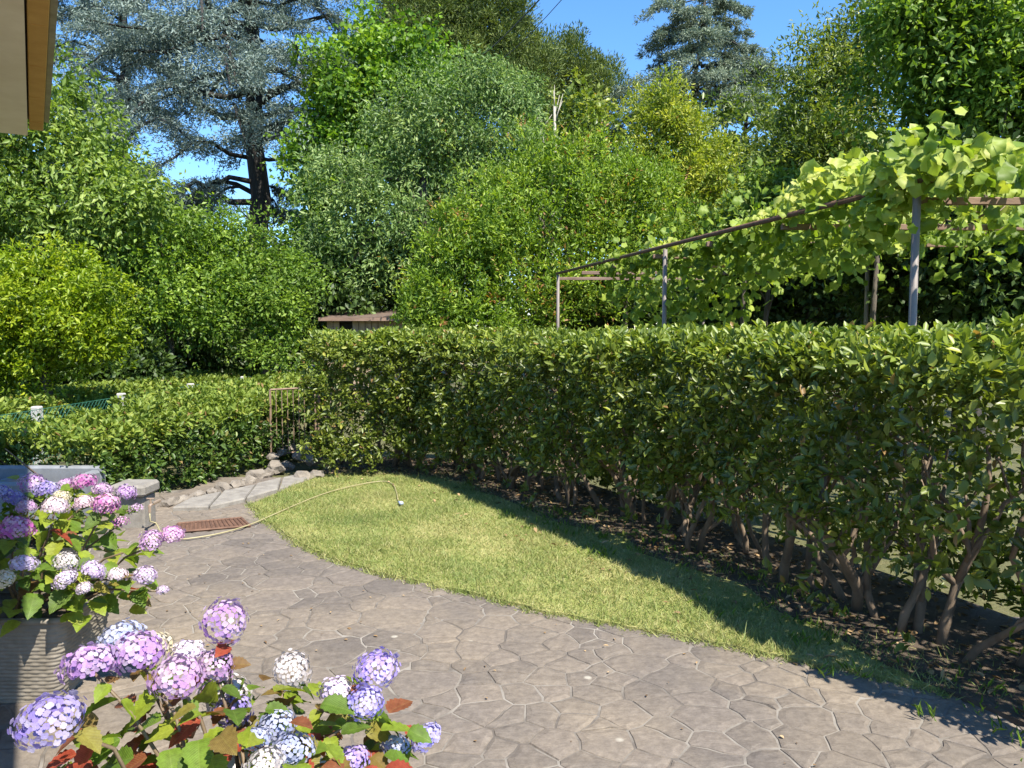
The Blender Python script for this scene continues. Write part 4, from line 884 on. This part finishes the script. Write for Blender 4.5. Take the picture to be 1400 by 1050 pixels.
# conifers
def cedar(name, label, basepx, d, ztop, zlow, reach, nl, per, mat, r0, bl, seed, flat=0.72, fe=1.4, group=None, lowdrop=0.0):
    rs = random.Random(seed); b = gnd_at(basepx, d); t = thing(name, label, 'tree', b, group); mb = MB()
    tp = [b + Vector((rs.gauss(0, 0.12) * (k > 0), rs.gauss(0, 0.12) * (k > 0), ztop * k / 9 - (0.1 if k == 0 else 0))) for k in range(10)]
    mb.tube(tp, [r0 * (1.25 if k == 0 else 1 - 0.088 * k) for k in range(10)], 10)
    tk = mb.build('trunk', M['dark_bark'], t, True); tk.location = -b
    mb = MB(); PP, DD, TT, LLn = [], [], [], []
    for k in range(nl):
        f = (k + rs.random()) / nl; z = zlow + (ztop - zlow) * f if k % 8 else zlow - rs.random() * lowdrop; az = rs.uniform(0, 2 * math.pi) if rs.random() < 0.4 else rs.choice((math.pi, 0, math.pi * 1.5, math.pi * 1.25, math.pi * 1.75)) + rs.gauss(0, 0.35)
        ln = reach * (1 - flat * f ** fe) * rs.uniform(0.6, 1.1) * (1.0 if math.sin(az) < 0.3 else 0.8)
        dv = np.array([math.cos(az), math.sin(az), 0.0]); sd_ = np.array([-dv[1], dv[0], 0.0]); rise = rs.uniform(0.05, 0.35)
        s = np.array([b.x, b.y, z]); cv = lambda u: s + dv * ln * u + np.array([0, 0, ln * (rise * u - 0.42 * u ** 2.2 + 0.06 * math.sin(u * 9 + k))]) + sd_ * (0.07 * ln * math.sin(u * 5 + k))
        us = np.linspace(0, 1, 7); lr = r0 * 0.27 * (1 - 0.6 * f) * min(1, ln / reach + 0.3); mb.tube([tuple(cv(u)) for u in us], [lr * (1 - 0.9 * u) + 0.01 for u in us], 5)
        # flat sprays of branchlets hung with needle tufts
        nb = int(9 + ln * 5)
        for q in range(nb):
            u = 0.22 + 0.78 * rs.random() ** 0.8; o = cv(u); side = rs.choice((-1, 1)); bl_ = ln * (0.14 + 0.2 * (1 - abs(u - 0.6))) * rs.uniform(0.5, 1.2); bd = sd_ * side * rs.uniform(0.5, 1) + dv * rs.uniform(0.2, 0.9); bd /= np.linalg.norm(bd)
            m = per; w = rng.random(m); hangz = rng.random(m) ** 1.6
            pz = o + bd * (bl_ * w)[:, None] + np.column_stack([rng.normal(size=m) * 0.07 * bl_, rng.normal(size=m) * 0.07 * bl_, -0.25 * bl_ * w ** 2 - hangz * (0.24 * bl_ + 0.1) + 0.05])
            dd = nrm(bd * 0.6 + rng.normal(size=(m, 3)) * 0.5 + np.column_stack([np.zeros(m), np.zeros(m), -0.7 * hangz + 0.1]))
            PP.append(pz); DD.append(dd); TT.append(np.clip(0.55 - 0.35 * hangz + rng.normal(size=m) * 0.13 + rs.gauss(0, 0.1), 0, 1)); LLn.append(bl * rng.uniform(0.6, 1.3, m))  # tint paints tuft tops pale as sunlit, hanging ones darker
    lb = mb.build('limbs', M['dark_bark'], t, True); lb.location = -b
    p = np.concatenate(PP); n = len(p); nm = nrm(rng.normal(size=(n, 3)) * 0.7 + [0, -0.2, 0.6]); L = np.concatenate(LLn)
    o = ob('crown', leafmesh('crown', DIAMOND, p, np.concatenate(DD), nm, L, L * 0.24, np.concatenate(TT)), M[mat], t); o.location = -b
cedar('cedar_tree', 'huge blue grey cedar with dark trunk on the left', 352, 25, 17.5, 8.0, 5.8, 84, 74, 'cedar', 0.42, 0.125, 3, lowdrop=2.6)
cedar('cedar_tree', 'second blue cedar half hidden behind the roof corner', 180, 31, 18.0, 5.5, 5.0, 74, 50, 'cedar', 0.4, 0.16, 8)
cedar('cedar_tree', 'distant blue cedar against the sky above the golden tree', 952, 38, 17.3, 12.4, 4.0, 54, 54, 'far_cedar', 0.3, 0.17, 31, 0.4, 2.2)
cedar('cedar_tree', 'lower bluish cedar to the right below the distant one', 1015, 36, 13.6, 8.0, 3.0, 36, 50, 'far_cedar', 0.25, 0.18, 19, 0.6, 2.5)
cedar('cedar_tree', 'small bluish cedar just left of the golden tree', 862, 40, 12.6, 7.0, 2.6, 24, 40, 'far_cedar', 0.2, 0.24, 23)
pk = 'umbrella pines on the skyline'
pkw = dict(cr=0.75, dens=0.95, per=150, size=0.22, aspect=0.24, spiky=True, fill=0.2, group=pk, bark='bark', shoots=0)
tree('pine_tree', 'broad olive green umbrella pine beside the power lines', 'tree', 600, 42, [(600, 60, 105, 80, 42), (560, 110, 70, 70, 41.6), (670, 90, 66, 66, 42), (640, 30, 60, 40, 42.5), (580, -10, 80, 50, 43), (690, 60, 40, 40, 42), (705, 120, 52, 62, 42)], 'pine', 0.35, **pkw)
tree('pine_tree', 'round topped umbrella pine against the blue sky', 'tree', 775, 45, [(768, 122, 70, 64, 45), (800, 145, 46, 48, 44.6), (740, 150, 50, 50, 44.5), (780, 180, 60, 40, 44.5)], 'pine', 0.35, **pkw)
bs = thing('bare_sapling', 'two pale leafless stems standing among the shrubs under the pine', 'sapling', gnd_at(757, 21)); b = gnd_at(757, 21)
for px, y0_, y1_ in ((758, 260, 120), (742, 260, 150)):
    p0, p1 = at(px - 2, y0_, 20.5), at(px, y1_ + 25, 20.5); mb = MB(); mb.tube([Vector((p0.x, p0.y, 0)), p0, p0.lerp(p1, 0.5) + Vector((0.04, 0, 0)), p1], [0.05, 0.045, 0.04, 0.03], 6)
    for k in range(6): e = at(px + random.uniform(-14, 14), y1_ + random.uniform(-6, 26), 20.5); mb.tube([p1 - up * 0.1 * k, e], [0.02, 0.006], 4)
    mb.build('stem', M['pale_bark'], bs, True).location = -b

# power lines
for lab, a, e, r in (('thicker black overhead cable crossing the sky gap', (748, -12), (610, 105), 0.017), ('thinner overhead cable running below the thicker one', (780, -14), (640, 110), 0.009)):
    A_ = at(a[0], a[1], 18); E_ = at(e[0], e[1], 26); mb = MB(); pts = [A_.lerp(E_, k / 12) - up * 0.5 * math.sin(math.pi * k / 12) * 0.5 for k in range(13)]; mb.tube(pts, r, 5)
    tag(mb.build('power_cable', M['wire'], None, True, origin=A_), lab, 'cable', 'overhead cables')

# ------------------------------------------------------------------ hydrangeas in pots
def head_mesh(seed, n=165):
    rs = np.random.default_rng(seed); V, Fc, T = [], [], []; k = np.arange(n) + 0.5
    zc = 1 - 1.55 * k / n; ph_ = k * 2.39996
    pet = [(0, 0.0, 0), (0.45, 0.3, 0.05), (0.5, 0.75, 0.1), (0, 1.0, 0.06), (-0.5, 0.75, 0.1), (-0.45, 0.3, 0.05)]
    big = rs.uniform(0, 1)
    for i in range(n):
        r = math.sqrt(max(0, 1 - zc[i] ** 2)); dv = Vector((r * math.cos(ph_[i]), r * math.sin(ph_[i]), zc[i])); 
        dj = (dv + Vector(rs.normal(size=3) * 0.22)).normalized(); c = Vector((dv.x, dv.y, dv.z * 0.7)) * rs.uniform(0.82, 1.06) * (1 + 0.22 * noise.noise(dv * 1.6 + Vector((seed * 3.3, 0, 0))))
        a = dj.cross(Vector(rs.normal(size=3))).normalized(); b = dj.cross(a); s = rs.uniform(0.1, 0.145); tn = float(np.clip(rs.normal(0.42, 0.26) + 0.15 * math.sin(dv.x * 3 + seed), 0, 1))
        for q in range(4):
            w = q * math.pi / 2; ya = a * math.cos(w) + b * math.sin(w); xa = b * math.cos(w) - a * math.sin(w); base = len(V)
            for (x, y, z) in pet: V.append(tuple(c + (xa * x + ya * y + dj * z * 1.2) * s)); T.append(tn)
            Fc.append(tuple(range(base, base + 6)))
    me = bpy.data.meshes.new('flower_head'); me.from_pydata(V, [], Fc); at_ = me.attributes.new('tint', 'FLOAT', 'POINT'); at_.data.foreach_set('value', T); me.materials.append(M['petal']); return me
HEADS = [head_mesh(s) for s in range(5)] + [head_mesh(20 + s, 60) for s in range(2)]
HYV = serrated(13, 0.34, 0.16, -0.28, 0.012)
hyl = leaf_variants('leaf', HYV, M['hyd_leaf'], [0.1, 0.25, 0.4, 0.5, 0.58, 0.64]); hyr = leaf_variants('leaf', HYV, M['hyd_leaf'], [0.7, 0.76, 0.82, 0.9, 1.0])
def hydrangea(label, base, heads, nleaf, spread, zr, redp, lsize, group):
    t = thing('hydrangea', label, 'hydrangea', base, group); B = Vector(base); spots = []
    for (px, py, r, dd, col) in heads:
        c = at(px, py, dd); R = r / F * dd * 1.02; o = bpy.data.objects.new('flower_head', random.choice(HEADS[:5] if r > 11 else HEADS)); C.objects.link(o); hd = o; o.location = c - Vector((0, 0, R * 0.12)); o.scale = (R,) * 3; o.rotation_euler = (random.gauss(0.25, 0.2), random.gauss(0, 0.2), random.random() * 6); o.color = (*col, 1)
        s = B + Vector((random.gauss(0, 0.06), random.gauss(0, 0.05), 0)); s = s + Vector(((c.x - s.x) * 0.25, (c.y - s.y) * 0.25, 0)); m = s.lerp(c, 0.55) + Vector((random.gauss(0, 0.02), random.gauss(0, 0.02), 0.05)); mb = MB(); mb.tube([s, s.lerp(m, 0.5), m, c - Vector((0, 0, R * 0.3))], [0.006, 0.0055, 0.005, 0.004], 5); sm = mb.build('stem', M['stem'], t, True); sm.location = -B; hd.parent = sm
        a0 = random.random() * 6
        for k in range(4):
            h = 0.05 + 0.055 * (k // 2) + R * 0.4; a = a0 + math.pi * k + (k // 2) * math.pi / 2; spots.append((c - (c - m).normalized() * h, a, k // 2))
    for k in range(nleaf):
        a = random.random() * 2 * math.pi; q = random.random() ** 0.5; zz = zr[0] + (zr[1] - zr[0]) * random.random() * (1 - 0.45 * q * q)
        spots.append((Vector((B.x + spread[0] * q * math.cos(a), B.y + spread[1] * q * math.sin(a), zz)), a + random.gauss(0, 0.5), 3))
    for (p, a, k) in spots:
        d = np.array([math.cos(a), math.sin(a), random.gauss(-0.12, 0.3)]); nm = np.array([random.gauss(0, 0.3), random.gauss(-0.15, 0.3), 1.0]); L = lsize * random.uniform(0.65, 1.25) * (0.75 if k == 0 else 1)
        leafobj(t, B, hyr if random.random() < redp else hyl, np.array(p), d, nm, L)
    return t
blue, pur, lil, pink, white, cream, pblue, mag = (0.25, 0.2, 0.5), (0.42, 0.24, 0.5), (0.5, 0.3, 0.5), (0.55, 0.17, 0.42), (0.55, 0.52, 0.47), (0.6, 0.54, 0.3), (0.34, 0.4, 0.58), (0.42, 0.11, 0.33)
hg = 'potted hydrangeas'
hydrangea('foreground hydrangea with violet and blue heads and reddish leaves', (-0.72, 1.98, 0.36),
    [(70, 980, 45, 1.72, blue), (122, 903, 37, 1.95, pur), (187, 889, 37, 2.05, pur), (165, 868, 29, 2.25, pblue), (207, 880, 29, 2.22, cream), (243, 922, 35, 2.0, lil), (295, 906, 25, 2.12, lil), (308, 846, 31, 2.15, pur), (400, 912, 27, 2.2, white), (462, 942, 27, 2.1, (0.66, 0.56, 0.72)), (516, 913, 31, 2.08, (0.4, 0.3, 0.72)), (500, 958, 26, 2.0, (0.36, 0.32, 0.76)), (582, 1006, 23, 2.1, (0.36, 0.34, 0.76)), (540, 1017, 21, 2.05, pblue), (482, 1037, 24, 1.95, (0.38, 0.28, 0.68)), (310, 945, 34, 2.2, white), (318, 968, 26, 2.12, (0.28, 0.22, 0.55)), (378, 990, 28, 1.98, pblue), (350, 1008, 22, 1.9, pblue), (400, 1022, 30, 1.9, pblue), (362, 1044, 30, 1.8, white), (255, 890, 24, 2.3, (0.7, 0.62, 0.72))],
    230, (0.47, 0.27), (0.4, 0.71), 0.4, 0.09, hg)
hydrangea('pink and white hydrangea growing in the ribbed planter', (-2.3, 3.52, 0.36),
    [(145, 687, 18, 3.45, pink), (75, 691, 18, 3.4, (0.74, 0.6, 0.62)), (115, 686, 14, 3.5, (0.72, 0.52, 0.56)), (166, 712, 11, 3.5, pink), (207, 738, 16, 3.4, (0.58, 0.32, 0.62)), (236, 729, 16, 3.4, (0.64, 0.3, 0.56)), (90, 766, 16, 3.25, white), (89, 790, 16, 3.2, (0.6, 0.5, 0.66)), (127, 778, 17, 3.25, (0.58, 0.45, 0.66)), (161, 785, 14, 3.3, (0.7, 0.6, 0.62)), (198, 785, 16, 3.3, (0.56, 0.44, 0.62)), (115, 803, 11, 3.2, (0.7, 0.6, 0.66)), (222, 806, 9, 3.4, (0.56, 0.44, 0.6)), (22, 720, 23, 3.35, mag), (32, 770, 18, 3.2, (0.5, 0.42, 0.58)), (5, 790, 16, 3.1, cream), (-30, 740, 20, 3.3, pink)],
    210, (0.6, 0.34), (0.38, 0.8), 0.05, 0.1, hg)
hydrangea('shaded violet hydrangea standing behind the planter one', (-3.0, 4.6, 0.36),
    [(115, 657, 17, 4.6, mag), (62, 668, 16, 4.5, blue), (45, 660, 17, 4.7, pur), (20, 680, 15, 4.5, blue), (92, 662, 14, 4.7, lil), (140, 668, 13, 4.6, lil), (172, 672, 14, 4.6, pur), (186, 694, 10, 4.5, lil), (36, 692, 13, 4.4, lil), (0, 672, 15, 4.5, blue), (85, 678, 12, 4.4, cream)],
    110, (0.55, 0.36), (0.38, 0.76), 0.0, 0.115, hg)

def planter(label, x0, x1, y0, y1, h, group):
    cx, cy = (x0 + x1) / 2, (y0 + y1) / 2; B = Vector((cx, cy, 0)); t = thing('planter', label, 'planter', B, group); hw, hd = (x1 - x0) / 2, (y1 - y0) / 2
    def ring(k, inset):
        out = []; rc = 0.05
        for (sx, sy, a0) in ((1, -1, -90), (1, 1, 0), (-1, 1, 90), (-1, -1, 180)):
            for j in range(4): a = math.radians(a0 + 30 * j); out.append((sx * (hw - rc) + (rc - inset) * math.cos(a), sy * (hd - rc) + (rc - inset) * math.sin(a)))
        res = []
        for j in range(len(out)):
            a, b = Vector(out[j]), Vector(out[(j + 1) % len(out)]); m = max(1, int((b - a).length / 0.018))
            for q in range(m): res.append(a.lerp(b, q / m))
        return res
    base = ring(0, 0); n = len(base); rows = 22; V = []; Fc = []
    for r in range(rows * 4 + 1):
        z = h * r / (rows * 4); tap = 0.86 + 0.14 * z / h; row = r // 4; prof = math.sin(math.pi * (r % 4) / 4)
        for j, p in enumerate(base):
            wv = 1 if (j // 2 + row) % 2 == 0 else 0.35; o = p.normalized() * (0.007 * prof * wv); V.append((p.x * tap + o.x, p.y * tap + o.y, z))
    for r in range(rows * 4):
        for j in range(n): j2 = (j + 1) % n; Fc.append((r * n + j, r * n + j2, (r + 1) * n + j2, (r + 1) * n + j))
    mb = MB(); mb.add(V, Fc); mb.build('body', M['planter'], t, True)
    mb = MB(); rp = [Vector((p.x, p.y, h)) for p in base]; mb.tube(rp + [rp[0]], 0.014, 7); mb.build('rim', M['planter'], t, True)
    mb = MB(); mb.add([(p.x * 0.97, p.y * 0.97, h - 0.03) for p in base], [tuple(range(n))]); mb.build('potting_soil', M['soil'], t)
planter('ribbed brown woven planter holding the pink hydrangea', -2.75, -1.96, 3.28, 3.74, 0.385, 'planters')
planter('woven planter in shade behind the first one', -3.45, -2.66, 4.38, 4.84, 0.385, 'planters')
def roundpot(label, x, y, r, h):
    B = Vector((x, y, 0)); t = thing('flower_pot', label, 'flower pot', B); n = 28; prof = [(0.72, 0), (0.76, 0.02), (0.98, h * 0.86), (1.06, h * 0.87), (1.08, h), (1.0, h), (0.94, h - 0.05)]; V = []; Fc = []
    for (k, z) in prof:
        for j in range(n): V.append((r * k * math.cos(2 * math.pi * j / n), r * k * math.sin(2 * math.pi * j / n), z))
    for q in range(len(prof) - 1):
        for j in range(n): j2 = (j + 1) % n; Fc.append((q * n + j, q * n + j2, (q + 1) * n + j2, (q + 1) * n + j))
    mb = MB(); mb.add(V, Fc); mb.build('body', M['pot_white'], t, True)
    mb = MB(); mb.add([(r * 0.95 * math.cos(2 * math.pi * j / n), r * 0.95 * math.sin(2 * math.pi * j / n), h - 0.045) for j in range(n)], [tuple(range(n))]); mb.build('potting_soil', M['soil'], t)
roundpot('off white round pot under the foreground hydrangea', -0.72, 1.98, 0.24, 0.4)
